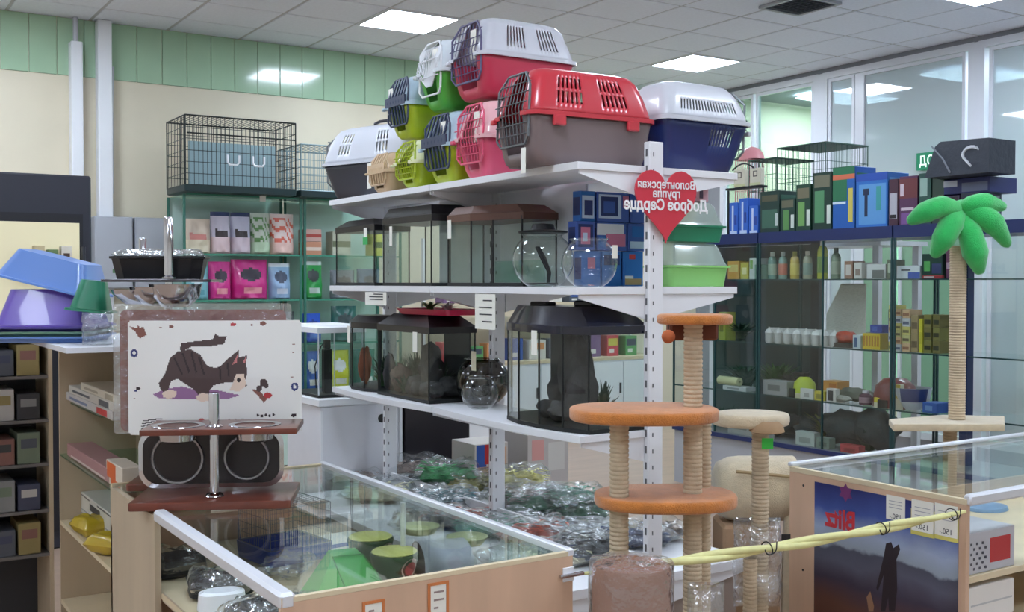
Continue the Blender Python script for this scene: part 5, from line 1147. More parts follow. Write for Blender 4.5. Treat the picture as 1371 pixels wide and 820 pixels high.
bag('slate blue pet food bag seen through the far fish tank', 482, 512, z, .25, (70, 96, 120), (40, 50, 60), (140, 150, 170), seed=32)
z = BZ[3]+.001
bag('royal blue pet food bag in the right bay', 408, 432, z, .24, (30, 80, 190), (20, 50, 130), (90, 130, 210), seed=33)
bag('dark teal pet food bag in the right bay', 447, 480, z, .3, (26, 90, 84), (40, 60, 60), (30, 110, 100), seed=34)
z = BZ[4]+.001
for k, (a_, b_, c, l) in enumerate([(408, 430, (40, 90, 170), 'blue bag on the lowest glass shelf of the right bay'), (441, 470, (196, 200, 40), 'yellow bag behind the white-lidded tank'), (474, 505, (30, 110, 90), 'teal bag behind the far lower tank')]): bag(l, a_, b_, z, .33, c, (220, 220, 220), (200, 200, 190), seed=40+k)

# wire crates on top
a, b = ay(249, 200, 8.2), ay(397, 200, 8.2)
cr1 = wire_box('dog_crate', 'large black wire dog crate on top of the glass shelving', (a.x, 8.22, 2.185), 0, b.x-a.x, .5, .575, 26, 12, 6, WIRE, .0028, .006, base=True, basem=mat('crate_tray', (30, 52, 54), .4), tray_h=.05, cat='dog crate')
m = MB(); m.box(.12, .3, .06, b.x-a.x-.05, .33, .42); m.build('inner_panel', mat('crate_panel', (150, 176, 182), .5), cr1)
for x in (.36, .56):
    m = MB(); m.tube([(x-.045, -.03, .29), (x-.045, -.03, .235), (x-.03, -.03, .215), (x+.03, -.03, .215), (x+.045, -.03, .235), (x+.045, -.03, .29)], .008, 6); m.build('carry_handle', WHITE, cr1, smooth=50)
m = MB(); m.tube([(.01, -.012, .44), (b.x-a.x-.01, -.012, .44)], .006, 5); m.build('cross_bar', WIRE, cr1)
a, b = ay(398, 200, 8.25), ay(450, 200, 8.25)
wire_box('dog_crate', 'pale wire dog crate partly behind the charcoal carrier', (a.x+.03, 8.25, 2.185), 0, .62, .5, .42, 16, 8, 6, mat('wire_pale', (140, 164, 170), .4, .4), .003, .006, base=True, basem=mat('crate_tray'), tray_h=.05, cat='dog crate')

# ================================================================== the long glass cabinets along the window wall
GXF = 5.42; GD = .42; GT_ = 1.84; GZ = [1.52, 1.085, .735, .43]
EDGE = mat('cabinet_edge_teal', (40, 74, 76), .3, .3); DTEAL = mat('dark_back', (36, 58, 62), .5); PLG_ = mat('plinth_grey', (170, 172, 178), .45)
def glasscab(label, ya, yb, back, posts=(), bluepost=False, ztop=GT_):
    """ya nearer, yb farther"""
    t = thing('glass_cabinet', label, 'glass cabinet', (GXF, ya, 0)); L_ = yb-ya
    MB().box(.02, .0, 0, GD, L_, GZ[3]-.035).build('plinth', PLG_, t)
    MB().box(-.006, .0, GZ[3]-.034, GD, L_, GZ[3]-.004).build('base_trim', BLUEP, t); MB().box(0, .0, GZ[3]-.0035, GD, L_, GZ[3]).build('base_board', mat('base_board_grey', (120, 126, 130), .4), t)
    MB().box(-.004, 0, GT_-.075, GD, L_, GT_-.003).build('top_trim', BLUEP, t)
    for z in GZ[:3]: MB().box(.012, .006, z-.007, GD-.01, L_-.006, z).build('glass_shelf', CASEGLASS, t); MB().box(.009, .006, z-.008, .012, L_-.006, z+.001).build('shelf_edge', EDGE, t)
    for y in (.0, L_-.012):
        for x in (0, GD-.012): MB().box(x, y, GZ[3], x+.012, y+.012, GT_-.076).build('corner_post', EDGE, t)
    ys_ = [0.0125]+[p_-ya for p_ in posts]+[L_-.0125]
    for k in range(len(ys_)-1): MB().box(.002, ys_[k]+.001, GZ[3]+.002, .006, ys_[k+1]-.001, GT_-.077).build('front_pane', CASEGLASS, t)
    for p_ in posts: MB().box(-.004, p_-ya-.004, GZ[3], .008, p_-ya+.004, GT_-.077).build('pane_edge', EDGE, t)
    for a_, b_, m_ in back: MB().box(GD-.008, a_-ya, GZ[3], GD-.002, b_-ya, GT_-.077).build('back_panel', m_, t)
    return t
c1 = glasscab('tall glass cabinet with dark back, behind the orange cat tree', 5.335, 6.2, [(5.35, 6.19, DTEAL)], posts=(5.75,))
c2 = glasscab('tall glass cabinet with bottles and yellow packs, middle one by the windows', 4.235, 5.325, [(ax(1099, 400, GXF+GD).y, 5.31, DTEAL)], posts=(4.765,))
c3 = glasscab('tall glass cabinet with dark blue inner post, behind the green plush palm', 3.2, 4.225, [], posts=())
MB().box(.2, 3.89-3.2-.025, GZ[3], .26, 3.89-3.2+.025, GT_-.077).build('inner_post', BLUEP, c3)
yq = ax(1094, 400, GXF+.33).y-4.235; MB().box(.3, yq-.04, GZ[3], .35, yq+.03, GT_-.077).build('inner_post', mat('post_navy_dark', (24, 34, 46), .4), c2)
glasscab('tall glass cabinet at the right frame edge behind the palm', 2.1, 3.19, [(2.2, 3.1, mat('back_grey', (160, 166, 172), .5))])
def gy(px, x): return ax(px, 400, x).y
def gbox(label, px0, px1, z, h_, cols_, pt_, x=GXF+.05, d_=.12, name='carton', cat='box', grp='goods in the glass cabinets', side=()):
    a_, b_ = gy(px0, x), gy(px1, x)
    return carton(name, label, cat, (x, a_, z), radians(-90), a_-b_-.004, d_, h_, [C(*c) for c in cols_], pt_, grp, side)
def zt(py, px, x=GXF+.05): return ax(px, py, x).z
TP = GT_-.002
top_items = [  # px0,px1,ytop,colours,patches,label
 (1017, 1043, 256, [(26, 54, 48), (60, 100, 84), (190, 200, 196), (80, 80, 60)], [(.1, .1, .9, .55, 1), (.1, .75, .9, .9, 3), (.8, .15, .93, .45, 2)], 'dark green filter carton, leftmost of the green row on the cabinets'),
 (1044, 1064, 266, [(28, 60, 52), (90, 140, 80), (200, 210, 200), (100, 100, 80)], [(.2, .05, .6, .65, 1), (.1, .72, .9, .95, 3), (.74, .1, .95, .5, 2)], 'short dark green filter carton, second of the green row'),
 (1065, 1085, 247, [(24, 62, 46), (110, 160, 90), (204, 214, 204), (110, 106, 84)], [(.15, .1, .6, .62, 1), (.1, .7, .9, .92, 3), (.74, .1, .95, .45, 2)], 'dark green filter carton with light tube window, third of the green row'),
 (1087, 1113, 231, [(22, 54, 44), (80, 136, 96), (204, 214, 204), (110, 110, 90)], [(.12, .12, .62, .68, 1), (.1, .74, .9, .95, 3), (.76, .1, .95, .42, 2)], 'tall dark green filter carton beside the blue green box'),
 (1114, 1144, 224, [(28, 92, 170), (40, 110, 76), (206, 110, 80), (206, 190, 90), (196, 214, 226)], [(0, .45, .65, .85, 1), (0, .8, 1, .88, 2), (0, .88, 1, 1, 1), (.72, .1, .92, .65, 3), (.0, .4, .6, .44, 4)], 'blue and green aquarium box with orange band'),
 (1145, 1188, 232, [(44, 110, 190), (90, 150, 206), (24, 40, 70), (60, 150, 150), (40, 80, 170)], [(.1, .05, .95, .8, 1), (.28, .2, .38, .62, 2), (.24, .6, .42, .72, 2), (.65, .3, .8, .75, 3), (0, .86, 1, 1, 4)], 'wide blue aquarium box with black filter picture'),
 (1189, 1202, 240, [(70, 40, 56), (176, 176, 186), (30, 26, 30)], [(.1, .15, .9, .7, 1), (.15, .16, .8, .24, 2)], 'narrow maroon box with grey window'),
 (1203, 1228, 236, [(86, 50, 84), (110, 56, 60), (206, 190, 200), (120, 80, 140)], [(0, .55, 1, .95, 1), (.1, .3, .8, .36, 2), (.1, .02, .9, .25, 3), (.05, .6, .25, .85, 2)], 'purple and maroon filter box beside the narrow maroon one'),
 (1229, 1246, 232, [(40, 78, 70), (150, 180, 170), (60, 110, 90)], [(.1, .55, .7, .9, 1), (.2, .1, .8, .3, 2)], 'dark green box with pale arch print'),
 (1247, 1264, 236, [(46, 66, 56), (90, 120, 80), (180, 190, 150)], [(.5, .1, .9, .6, 1), (.55, .2, .8, .4, 2)], 'olive dark box beside the green arch box'),
 (1265, 1284, 262, [(90, 80, 110), (150, 170, 200), (60, 50, 60)], [(.1, .1, .9, .4, 1), (.1, .8, .9, .95, 2)], 'low mauve box under the black bag'),
 (1285, 1312, 258, [(70, 80, 96), (200, 206, 214), (110, 60, 70)], [(.1, .1, .4, .8, 2), (.5, .4, .9, .9, 1)], 'grey box at the right end of the cabinet tops')]
for px0, px1, yt, cs, pt_, l in top_items: gbox(l, px0, px1, TP, zt(yt, (px0+px1)/2)-TP, cs, pt_, d_=.2, grp='filter cartons on top of the glass cabinets', side=[(.1, .1, .9, .9, 1)])
for k, (px0, px1, yt) in enumerate(((976, 988, 272), (989, 1001, 266), (1002, 1015, 276))):
    gbox('blue aquarium pump pack on the cabinet top, %s' % ['leftmost', 'middle and tallest', 'rightmost'][k]+' of three', px0, px1, TP, zt(yt, px0)-TP, [(44, 96, 190), (190, 206, 230), (30, 60, 140)], [(.3, .1, .5, .9, 1), (.6, .3, .85, .6, 2), (.1, 0, .9, .1, 1)], name='pump_pack', cat='pack', grp='blue pump packs on the cabinet top')
for k, (px0, px1) in enumerate(((982, 997), (1003, 1018))):
    gbox('cream card pack with black circle above the blue packs, %s one' % ['left', 'right'][k], px0, px1, TP+.35, .12, [(206, 200, 180), (70, 60, 60), (196, 196, 150)], [(.3, .5, .7, .85, 1), (.38, .56, .62, .8, 0), (0, .0, 1, .15, 2)], x=GXF+.2, d_=.04, name='card_pack', cat='pack', grp='cream card packs')
# thin stand that carries the card packs
t = thing('display_rack', 'thin dark rack rail behind the blue pump packs', 'rack', (GXF+.19, gy(1020, GXF+.2), TP)); L_ = gy(972, GXF+.2)-gy(1020, GXF+.2)
MB().box(0, 0, .33, .06, L_, .345).build('rail', BLACK, t); MB().box(.02, 0, 0, .03, .012, .33).build('leg', BLACK, t); MB().box(.02, L_-.012, 0, .03, L_, .33).build('leg', BLACK, t); MB().tube([(0, L_*(.2+.6*k/10), .47+.04*sin(pi*k/10)) for k in range(11)], .006, 5).build('hook_wire', BLACK, t)
# small wire pet cages on the cabinet tops
xq = GXF+.62
t = thing('high_shelf', 'pale wall ledge behind the cabinets carrying the small wire cages', 'shelf', (xq-.02, 4.8, 1.75)); MB().box(0, 0, 0, .5, 1.7, .03).build('board', FR, t)
for y in (.03, 1.62): MB().box(.44, y, -1.75, .48, y+.05, 0).box(.02, y, -1.75, .06, y+.05, 0).build('leg', FR, t)
def pcage(label, px0, px1, ytop, m_, roof, d_=.34, nx=12):
    a_, b_ = gy(px0, xq), gy(px1, xq); h_ = ax((px0+px1)/2, ytop, xq).z-1.781
    t = wire_box('bird_cage', label, (xq+d_, b_, 1.781), radians(90), a_-b_, d_, h_, nx, 8, 5, m_, .0022, .005, base=True, basem=m_, tray_h=.06, cat='cage', group='small wire cages on the ledge')
    m = MB(); m.box(-.004, -.004, h_-.004, a_-b_+.004, d_+.004, h_+.006); m.build('roof', roof, t); return t
GW = mat('wire_green', (50, 84, 74), .4, .3)
pcage('tall dark green wire cage with flat roof, before the green window', 1040, 1104, 195, GW, mat('roof_green', (52, 80, 70), .5), .45)
pcage('lower dark wire cage with flat roof, left of the tall one', 1002, 1038, 214, GW, mat('roof_green'), .4, 8)
t = pcage('small pink wire cage with rounded pink roof', 984, 1000, 214, mat('wire_pink', (206, 130, 136), .4), mat('roof_pink', (226, 150, 156), .4), .2, 6)
m = MB(); m.lathe([(.1, 0), (.085, .05), (.05, .085), (0, .1)], (.055, .1, .0), 16); m.v = [(x, y, z+ax(992, 214, xq).z-1.781+.007) for x, y, z in m.v]; m.build('dome', mat('roof_pink'), t, smooth=50)

# bottles and goods on the glass shelves
def bottle(label, px, z, r_, h_, c, cc, x=GXF+.1, grp='bottles in the glass cabinets', lc=None):
    y = gy(px, x); t = thing('bottle', label, 'bottle', (x, y, z+.0005), 0, grp)
    MB().lathe([(0, 0), (r_*.95, 0), (r_, .004), (r_, h_*.68), (r_*.8, h_*.78), (r_*.42, h_*.84)], n=16).build('body', mat('bottle_%d_%d_%d' % c, c, .25, coat=.3), t, smooth=50)
    MB().lathe([(r_*.5, h_*.84), (r_*.5, h_), (0, h_)], n=14).build('cap', mat('cap_%d_%d_%d' % cc, cc, .4), t, smooth=40)
    MB().lathe([(r_*1.01, h_*.15), (r_*1.015, h_*.16), (r_*1.015, h_*.55), (r_*1.01, h_*.56)], n=16).build('label', mat('blabel_%d_%d_%d' % (lc or (200, 190, 160)), lc or (200, 190, 160), .5), t, smooth=60)
z = GZ[0]
for k, (px, c, cc, lc, l) in enumerate([(1034, (110, 150, 140), (190, 206, 200), (150, 170, 150), 'pale green bottle, first of four on the upper cabinet shelf'), (1048, (130, 160, 150), (196, 206, 206), (186, 110, 90), 'pale green bottle with dark print, second of four'), (1064, (196, 170, 80), (150, 150, 70), (206, 186, 90), 'yellow bottle, third of four on the upper cabinet shelf'), (1081, (160, 160, 140), (196, 190, 180), (120, 140, 130), 'greyish bottle with round print, fourth of four')]): bottle(l, px, z, .03, .185, c, cc, lc=lc)
bottle('tall yellow green bottle touching the blue trim', 1101, z, .034, .26, (176, 180, 70), (200, 200, 190), lc=(110, 140, 70))
bottle('grey green bottle right of the tall yellow green one', 1119, z, .03, .2, (110, 130, 110), (60, 70, 66), lc=(150, 160, 140))
for k, (a_, b_, yt, cs, pt_, l) in enumerate([(974, 990, 350, [(196, 150, 70), (206, 196, 120), (110, 70, 50)], [(.1, .4, .9, .8, 1)], 'ochre packet on the upper shelf of the dark-backed cabinet, left'), (991, 1002, 352, [(186, 176, 70), (220, 216, 160)], [(.2, .3, .8, .7, 1)], 'yellow packet on the upper shelf of the dark-backed cabinet'), (1003, 1013, 346, [(196, 204, 196), (120, 160, 80)], [(.1, .5, .5, .9, 1)], 'white packet with leaf mark on the upper shelf'),
  (1130, 1142, 350, [(150, 110, 90), (206, 196, 190)], [(.2, .2, .8, .8, 1)], 'brown and white carton on the upper shelf'), (1143, 1154, 352, [(210, 206, 200), (140, 120, 110)], [(.2, .2, .8, .6, 1)], 'white carton with brown print on the upper shelf'), (1160, 1186, 354, [(206, 206, 206), (110, 112, 110)], [(.3, .05, .95, .6, 1)], 'wide white carton with grey picture on the upper shelf'), (1187, 1195, 348, [(90, 104, 84), (180, 190, 170)], [(.2, .3, .8, .8, 1)], 'narrow green grey carton on the upper shelf'),
  (1200, 1232, 356, [(210, 216, 222), (40, 80, 170), (60, 60, 70)], [(.5, 0, 1, .5, 1), (.2, .6, .6, .72, 2)], 'white and blue slanted carton on the upper shelf'), (1234, 1262, 340, [(30, 62, 52), (90, 170, 90), (60, 66, 110)], [(.1, .3, .4, .7, 1), (.5, .2, .95, .6, 2)], 'dark green carton with bright square beside the blue post'), (1266, 1276, 330, [(110, 60, 90), (190, 160, 180)], [(.1, .3, .9, .5, 1)], 'plum carton right of the blue post')]):
    gbox(l, a_, b_, z+.0005, max(.04, zt(yt, (a_+b_)/2)-z), cs, pt_)
gbox('flat red carton lying under the dark green one', 1234, 1262, z-.0+.0005, .018, [(176, 50, 56), (206, 196, 196)], [(.1, .3, .6, .7, 1)], x=GXF+.02, d_=.02)
z = GZ[1]
CUPW = mat('cup_white', (206, 204, 202), .3)
for k in range(8):
    px = 1030+12.5*k; x = GXF+.07; t = thing('ceramic_cup', 'white ceramic pot in the row on the second cabinet shelf', 'pot', (x, gy(px, x), z+.0005), 0, 'white ceramic pots in a row')
    MB().lathe([(0, 0), (.02, 0), (.026, .01), (.027, .07), (.024, .07), (.022, .012), (0, .01)], n=16).build('pot', CUPW, t, smooth=50)
    MB().lathe([(.028, .066), (.03, .07), (.02, .09), (.006, .098), (.006, .108), (0, .11)], n=16).build('lid', CUPW, t, smooth=50)
for k in range(7):
    px = 1036+12.5*k; x = GXF+.16; t = thing('ceramic_cup', 'white ceramic pot in the rear row on the second cabinet shelf', 'pot', (x, gy(px, x), z+.0005), 0, 'white ceramic pots in the rear row')
    MB().lathe([(0, 0), (.026, 0), (.032, .01), (.033, .1), (.028, .1), (.026, .012), (0, .01)], n=16).build('pot', CUPW, t, smooth=50)
t = thing('ornament', 'orange red ceramic ornament beside the white pots', 'ornament', (GXF+.1, gy(1134, GXF+.1), z+.0005), 0); m = blob((0, 0, .06), .06, 77, (1.1, 1.2, .8), amp=.3); m.build('ornament', mat('orn_red', (176, 66, 44), .4, noise_amt=.4, nscale=20), t, smooth=60)
MB().box(-.05, -.07, 0, .05, .07, .03).build('foot', mat('orn_foot', (60, 50, 46), .6), t)
gbox('bright yellow six-pack carton on the second cabinet shelf', 1155, 1179, z+.0005, zt(447, 1167)-z, [(206, 176, 40), (176, 120, 40), (226, 206, 110)], [(.05+.16*k, .2, .15+.16*k, .85, 1) for k in range(6)])
gbox('white and blue carton left of the yellow six-pack', 1142, 1153, z+.0005, zt(449, 1148)-z, [(190, 200, 204), (60, 90, 130)], [(.2, .1, .6, .8, 1)])
gbox('blue plastic bag behind the yellow six-pack', 1165, 1182, z+.1, .05, [(36, 56, 150), (60, 90, 180)], [(.2, .2, .6, .8, 1)], x=GXF+.1, name='bag', cat='bag')
gbox('grey carton carrying the blue bag', 1160, 1184, z+.0005, .098, [(120, 122, 118), (90, 92, 90)], [(.2, .2, .6, .8, 1)], x=GXF+.19)
bottle('tall grey green bottle with orange tip in the cabinet', 1196, z, .028, .35, (70, 90, 86), (206, 96, 60), lc=(90, 96, 130))
cc_ = [((206, 196, 110), (110, 100, 60)), ((196, 200, 206), (80, 90, 120)), ((206, 170, 130), (140, 90, 60)), ((190, 186, 120), (90, 80, 50)), ((150, 130, 90), (90, 70, 40)), ((216, 206, 60), (190, 180, 50)), ((120, 110, 60), (60, 60, 40)), ((130, 124, 66), (60, 56, 36))]
wn = ['yellow', 'white', 'tan', 'pale yellow', 'brown', 'bright yellow', 'olive', 'dark olive']
for k, (a_, b_, n_, h_) in enumerate([(1190, 1197, 5, .055), (1198, 1207, 6, .042), (1208, 1219, 5, .05), (1220, 1230, 2, .11), (1231, 1236, 1, .2), (1237, 1248, 3, .075), (1249, 1259, 3, .075)]):
    for q in range(n_):
        ci = (k+q) % 4 if k < 3 else (4 if k == 3 else 5 if k == 4 else 6+(q+k) % 2)
        c_, c2_ = cc_[ci]; gbox('small %s jar carton, %s in the %s column of the packed cabinet corner' % (wn[ci], ['lowest', 'second', 'third', 'fourth', 'fifth', 'sixth'][q], ['first', 'second', 'third', 'fourth', 'fifth', 'sixth', 'seventh'][k]), a_, b_, z+.0005+q*h_, h_-.0005, [c_, c2_], [(.1, .25, .9, .6, 1)], grp='jar cartons stacked in the packed cabinet corner')
xs_ = GXF+.3; t = thing('textured_sheet', 'off-white embossed sheet standing curled at the back of the second cabinet shelf', 'sheet', (xs_, gy(1160, xs_), GZ[1]+.001)); Ls = gy(1106, xs_)-gy(1160, xs_); hz = ax(1130, 380, xs_).z-GZ[1]
m = MB(); m.loft([[(.04*sin(u*3), u*Ls, (z_*hz)*(1 if u < .7 else 1-.5*(u-.7)/.3*z_)) for u in [i/30 for i in range(31)]] for z_ in [j/20 for j in range(21)]], False, 0)
o = m.build('sheet', mat('sheet_offwhite', (206, 204, 196), .6, noise_amt=.1, nscale=40, bump=.8, bscale=50, stretch=(1, 1, 3)), t, smooth=60); md = o.modifiers.new('t', 'SOLIDIFY'); md.thickness = .004
z = GZ[2]
t = thing('hideout', 'lime green plastic hideout with pale base on the third cabinet shelf', 'hideout', (GXF+.1, gy(1078, GXF+.1), z+.0005), 0); MB().lathe([(0, .14), (.03, .135), (.06, .1), (.07, .03), (.07, 0)], n=14, sy=1.2).build('dome', mat('hide_lime', (176, 190, 50), .4), t, smooth=40); MB().lathe([(.072, 0), (.074, .03), (.071, .031)], n=14, sy=1.2).build('base', mat('hide_base', (196, 190, 160), .5), t, smooth=40); MB().bevbox(-.075, .02, .0, -.06, .07, .06, .004).build('doorway', BLACKM, t)
MB().box(-.02, -.01, .139, .03, .08, .16).build('cap', BLACKM, t)
gbox('white plastic pot before the lime hideout', 1072, 1090, z+.0005, .07, [(200, 200, 196), (150, 150, 146)], [(.3, .2, .7, .6, 1)], x=GXF+.02, d_=.015, name='pot', cat='pot')
gbox('orange box on the third cabinet shelf', 1100, 1122, z+.0005, .125, [(196, 136, 60), (170, 100, 40), (190, 186, 110)], [(.1, .1, .5, .5, 2), (.5, .5, .95, .9, 1)], x=GXF+.09)
gbox('yellow stack of packets before the orange box', 1091, 1105, z+.0005, .06, [(206, 190, 70), (150, 140, 60)], [(.2, .2, .8, .7, 1)], x=GXF+.03, d_=.04, name='packet', cat='packet')
gbox('white wire stand with dark opening before the orange box', 1107, 1120, z+.0005, .085, [(206, 200, 196), (60, 56, 56)], [(.2, .1, .75, .85, 1)], x=GXF+.03, d_=.04, name='stand', cat='stand')
rock('wide mossy grey rock on the third cabinet shelf', (GXF+.16, gy(1147, GXF+.16), z+.001), .075, 61, (1, 2, .6), mat('rock_moss', (96, 96, 84), .9, noise_amt=.4, nscale=16, bump=.8, bscale=40), 'rocks in the glass cabinets')
rock('small pale rock beside the mossy rock', (GXF+.07, gy(1128, GXF+.07), z+.001), .035, 62, (1, 1.8, .6), mat('rock_pale', (150, 146, 136), .9, noise_amt=.3, nscale=16), 'rocks in the glass cabinets')
bottle('small maroon jar with white lid on the third cabinet shelf', 1160, z, .04, .085, (90, 56, 70), (206, 200, 206), lc=(150, 120, 130))
t = thing('hideout', 'dark red domed hideout on the third cabinet shelf', 'hideout', (GXF+.14, gy(1200, GXF+.14), z+.0005), 0); MB().lathe([(0, .18), (.06, .175), (.1, .13), (.115, .05), (.115, 0)], n=20, sy=1.25).build('dome', mat('hide_red', (110, 34, 36), .35, coat=.4), t, smooth=50); MB().box(-.118, -.03, 0, -.1, .04, .05).build('doorway', BLACKM, t)
gbox('yellow and white jar before the red hideout', 1193, 1207, z+.0005, zt(515, 1200)-z, [(206, 196, 170), (196, 170, 50)], [(0, .75, 1, 1, 1), (.1, .45, .9, .6, 1)], x=GXF+.04, d_=.04, name='jar', cat='jar')
gbox('flat yellow packet at the foot of the red hideout', 1171, 1191, z+.0005, .06, [(210, 196, 60), (206, 200, 180)], [(.0, .0, 1, .5, 1)], x=GXF+.03, d_=.05, name='packet', cat='packet')
t = thing('dish', 'white boat-shaped dish with navy stripes on the third cabinet shelf', 'dish', (GXF+.14, gy(1222, GXF+.14), z+.0005), 0); m = MB(); m.lathe([(0, .0), (.06, 0), (.1, .05), (.115, .13), (.11, .13), (.09, .05), (0, .012)], n=24, sy=1.0, mf=lambda k, i: 1 if k == 2 and i % 12 < 6 else 0); m.build('dish', [mat('dish_white', (206, 210, 218), .3), mat('dish_navy', (50, 64, 120), .3)], t, smooth=50)
gbox('blue cloth bundle at the right of the boat-shaped dish', 1236, 1256, z+.0005, .06, [(56, 90, 160), (110, 140, 190)], [(.2, .2, .7, .7, 1)], name='bundle', cat='cloth')
# dark-backed cabinet: dark foliage, rolls and pale boards
for k, (px, z_, h_, n_, mm, l) in enumerate([(925, GZ[1], .2, 50, PLD, 'dark plastic plant behind the top platform post, left'), (992, GZ[1], .16, 60, PLD, 'dark plastic plant on the second shelf of the dark-backed cabinet'), (1000, GZ[2], .22, 80, PLD, 'bushy dark plant left of the roll'), (1040, GZ[2], .26, 90, PLG, 'bushy green plant on the third shelf, left end'), (1062, GZ[2], .2, 60, mat('plant_grey', (96, 100, 96), .7), 'greyish plant beside the lime hideout'), (975, GZ[3], .2, 70, PLD, 'dark plant at the cabinet bottom behind the trees'), (1035, GZ[3], .2, 80, PLD, 'dark plant at the cabinet bottom, left end'), (1110, GZ[3], .26, 90, PLO, 'olive plant at the cabinet bottom before the middle'), (1165, GZ[3], .2, 60, PLD, 'dark plant at the cabinet bottom, right part')]):
    plant(l, (GXF+.2, gy(px, GXF+.2), z_+.0005), h_, n_*2, .16, 300+k, mm, 'artificial plants in the glass cabinets', .012)
for k, (px, r_, sq, l) in enumerate([(1050, .1, (1, 1.5, .8), 'dark teal rock at the cabinet bottom, leftmost'), (1090, .09, (1, 1.4, .9), 'dark grey rock at the cabinet bottom, second from left'), (1135, .13, (1, 1.4, .9), 'large dark rock with blue shade at the cabinet bottom'), (1175, .11, (1, 1.3, 1.2), 'tall dark rock at the cabinet bottom, rightmost')]):
    rock(l, (GXF+.2, gy(px, GXF+.2), GZ[3]+.001), r_, 400+k, sq, mat('rock_teal', (44, 58, 62), .8, noise_amt=.4, nscale=10, bump=.8, bscale=30), 'rocks at the cabinet bottom')
for k, (a_, b_, h_, c, l) in enumerate([(1066, 1092, .09, (170, 180, 176), 'pale rectangular dish at the cabinet bottom'), (1094, 1112, .07, (120, 136, 126), 'greenish rectangular dish at the cabinet bottom'), (1126, 1152, .05, (176, 60, 66), 'red flat packet at the cabinet bottom'), (1016, 1030, .06, (190, 190, 190), 'small white carton at the cabinet bottom')]): gbox(l, a_, b_, GZ[3]+.0005, h_, [c, tuple(int(v*.8) for v in c)], [(.2, .2, .8, .6, 1)], x=GXF+.02, d_=.06)
for k, (a_, b_, z_, h_, c, l) in enumerate([(908, 935, GZ[1], .16, (96, 76, 70), 'brown carton behind the trunk of the orange cat tree'), (962, 972, GZ[1], .2, (150, 160, 60), 'olive yellow carton behind the top platform'), (968, 1000, GZ[2], .03, (190, 194, 196), 'white board on the third shelf of the dark-backed cabinet'), (1022, 1055, GZ[2], .1, (150, 150, 150), 'grey carton under the bushy green plant'), (975, 1012, GZ[3], .12, (150, 150, 148), 'grey carton at the bottom of the dark-backed cabinet'), (1010, 1020, GZ[0], .1, (120, 150, 130), 'small green carton at the end of the upper shelf')]): gbox(l, a_, b_, z_+.0005, h_, [c, tuple(int(v*.7) for v in c)], [(.2, .3, .7, .7, 1)], x=GXF+.03, d_=.1)
x = GXF+.06; t = thing('paper_roll', 'pale yellow rolled mat lying on the third shelf', 'roll', (x, gy(972, x), GZ[2]+.062)); MB().lathe([(.012, 0), (.03, 0), (.03, .2), (.012, .2), (.012, 0)], (0, -.14, 0), 20, axis='y').build('roll', mat('roll_cream', (196, 196, 150), .6), t, smooth=50)

# exit sign hanging on the partition
p = ax(1226, 217, 8.15); p1 = ax(1252, 217, 8.15)
t = thing('exit_sign', 'green exit sign with white mirrored letters on the window wall', 'sign', (XW-.02, p.y, p.z-.075)); ww = p.y-p1.y+.02
MB().box(-.02, -ww-.2, 0, .0195, 0, .15).build('panel', mat('sign_green', (20, 120, 84), .4, emit=.15), t); text_part('ВЫХОД', .115, mat('sign_white', (220, 240, 228), .5, emit=.25), t, loc=(-.0215, -(ww+.2)/2, .075), rotz=radians(-90), thick=.0006, bold=.002, sx=.82)

# black bag on the cabinet tops
x = GXF+.02
t = thing('tool_bag', 'black carrying bag with white swoosh print on top of the boxes at the right', 'bag', (x, gy(1254, x), zt(238, 1285)), radians(-90)); w_ = gy(1254, x)-gy(1340, x); h_ = zt(192, 1285)-zt(238, 1285)
m = MB(); m.loft([[(px_, y, pz_) for px_, pz_ in ((0, 0), (w_, 0), (w_, h_*.95), (w_*.26, h_), (w_*.17, h_*.88))] for y in (-.12, -.1, .1, .12)], True, 0, True); m.build('bag', mat('bag_black', (48, 54, 66), .5, bump=.4, bscale=30), t)
m = MB(); m.tube([(w_*.12, -.123, h_*.9), (w_*.3, -.123, h_*.5), (w_*.42, -.123, h_*.08)], .005, 5); m.build('piping', mat('piping_grey', (130, 136, 146), .5), t)
m = MB(); m.tube([(w_*(.74+.13*cos(a)), -.122, h_*(.55+.2*sin(a))) for a in [radians(30+22*k) for k in range(9)]]+[(w_*.74, -.122, h_*.2)], [.004, .008, .01, .011, .01, .008, .008, .009, .008, .006], 5); m.build('swoosh', mat('swoosh', (206, 210, 216), .5), t)
gbox('dark blue carton under the black bag', 1262, 1325, zt(262, 1285)+.0+.01, zt(239, 1285)-zt(262, 1285)-.012, [(44, 54, 110), (110, 120, 150), (196, 206, 220)], [(.0, .5, .3, .9, 2), (.4, .1, .95, .7, 1)], d_=.25)

# palm-shaped scratching tree in front of the right cabinets
x = 4.06; b = ax(1281, 558, x); tpz = ax(1288, 345, x); 
t = thing('cat_tree', 'palm-shaped cat tree with sisal trunk and green plush leaves', 'cat tree', (x, b.y, 0))
K = (ax(1290, 400, x)-Vector((0, 0, EYE))).dot(fwd)/FP
def pp(px, py, dd=0):   # point near the trunk, in the tree's frame
    q = ad(px, py, K*FP+dd); return Vector((q.x-x, q.y-b.y, q.z))
zb = ax(1281, 562, x).z-.03
coil(MB(), (0, 0), .034, zb+.031, tpz.z+.05).build('post', SISAL, t, smooth=60)
m = MB(); m.prism([(q.x, q.y) for q in (pp(1190, 560, .05), pp(1196, 572, -.12), pp(1345, 590, -.12), pp(1345, 560, .15), pp(1262, 555, .2))], zb, zb+.03, 0, .006); m.build('platform', CREAM, t, smooth=30)
for q in (pp(1272, 572, .05),): coil(MB(), (q.x, q.y), .028, .03, zb-.001).build('post', SISAL, t, smooth=60)
MB().bevbox(-.25, -.22, 0, .3, .25, .03, .008).build('base_board', CREAM, t)
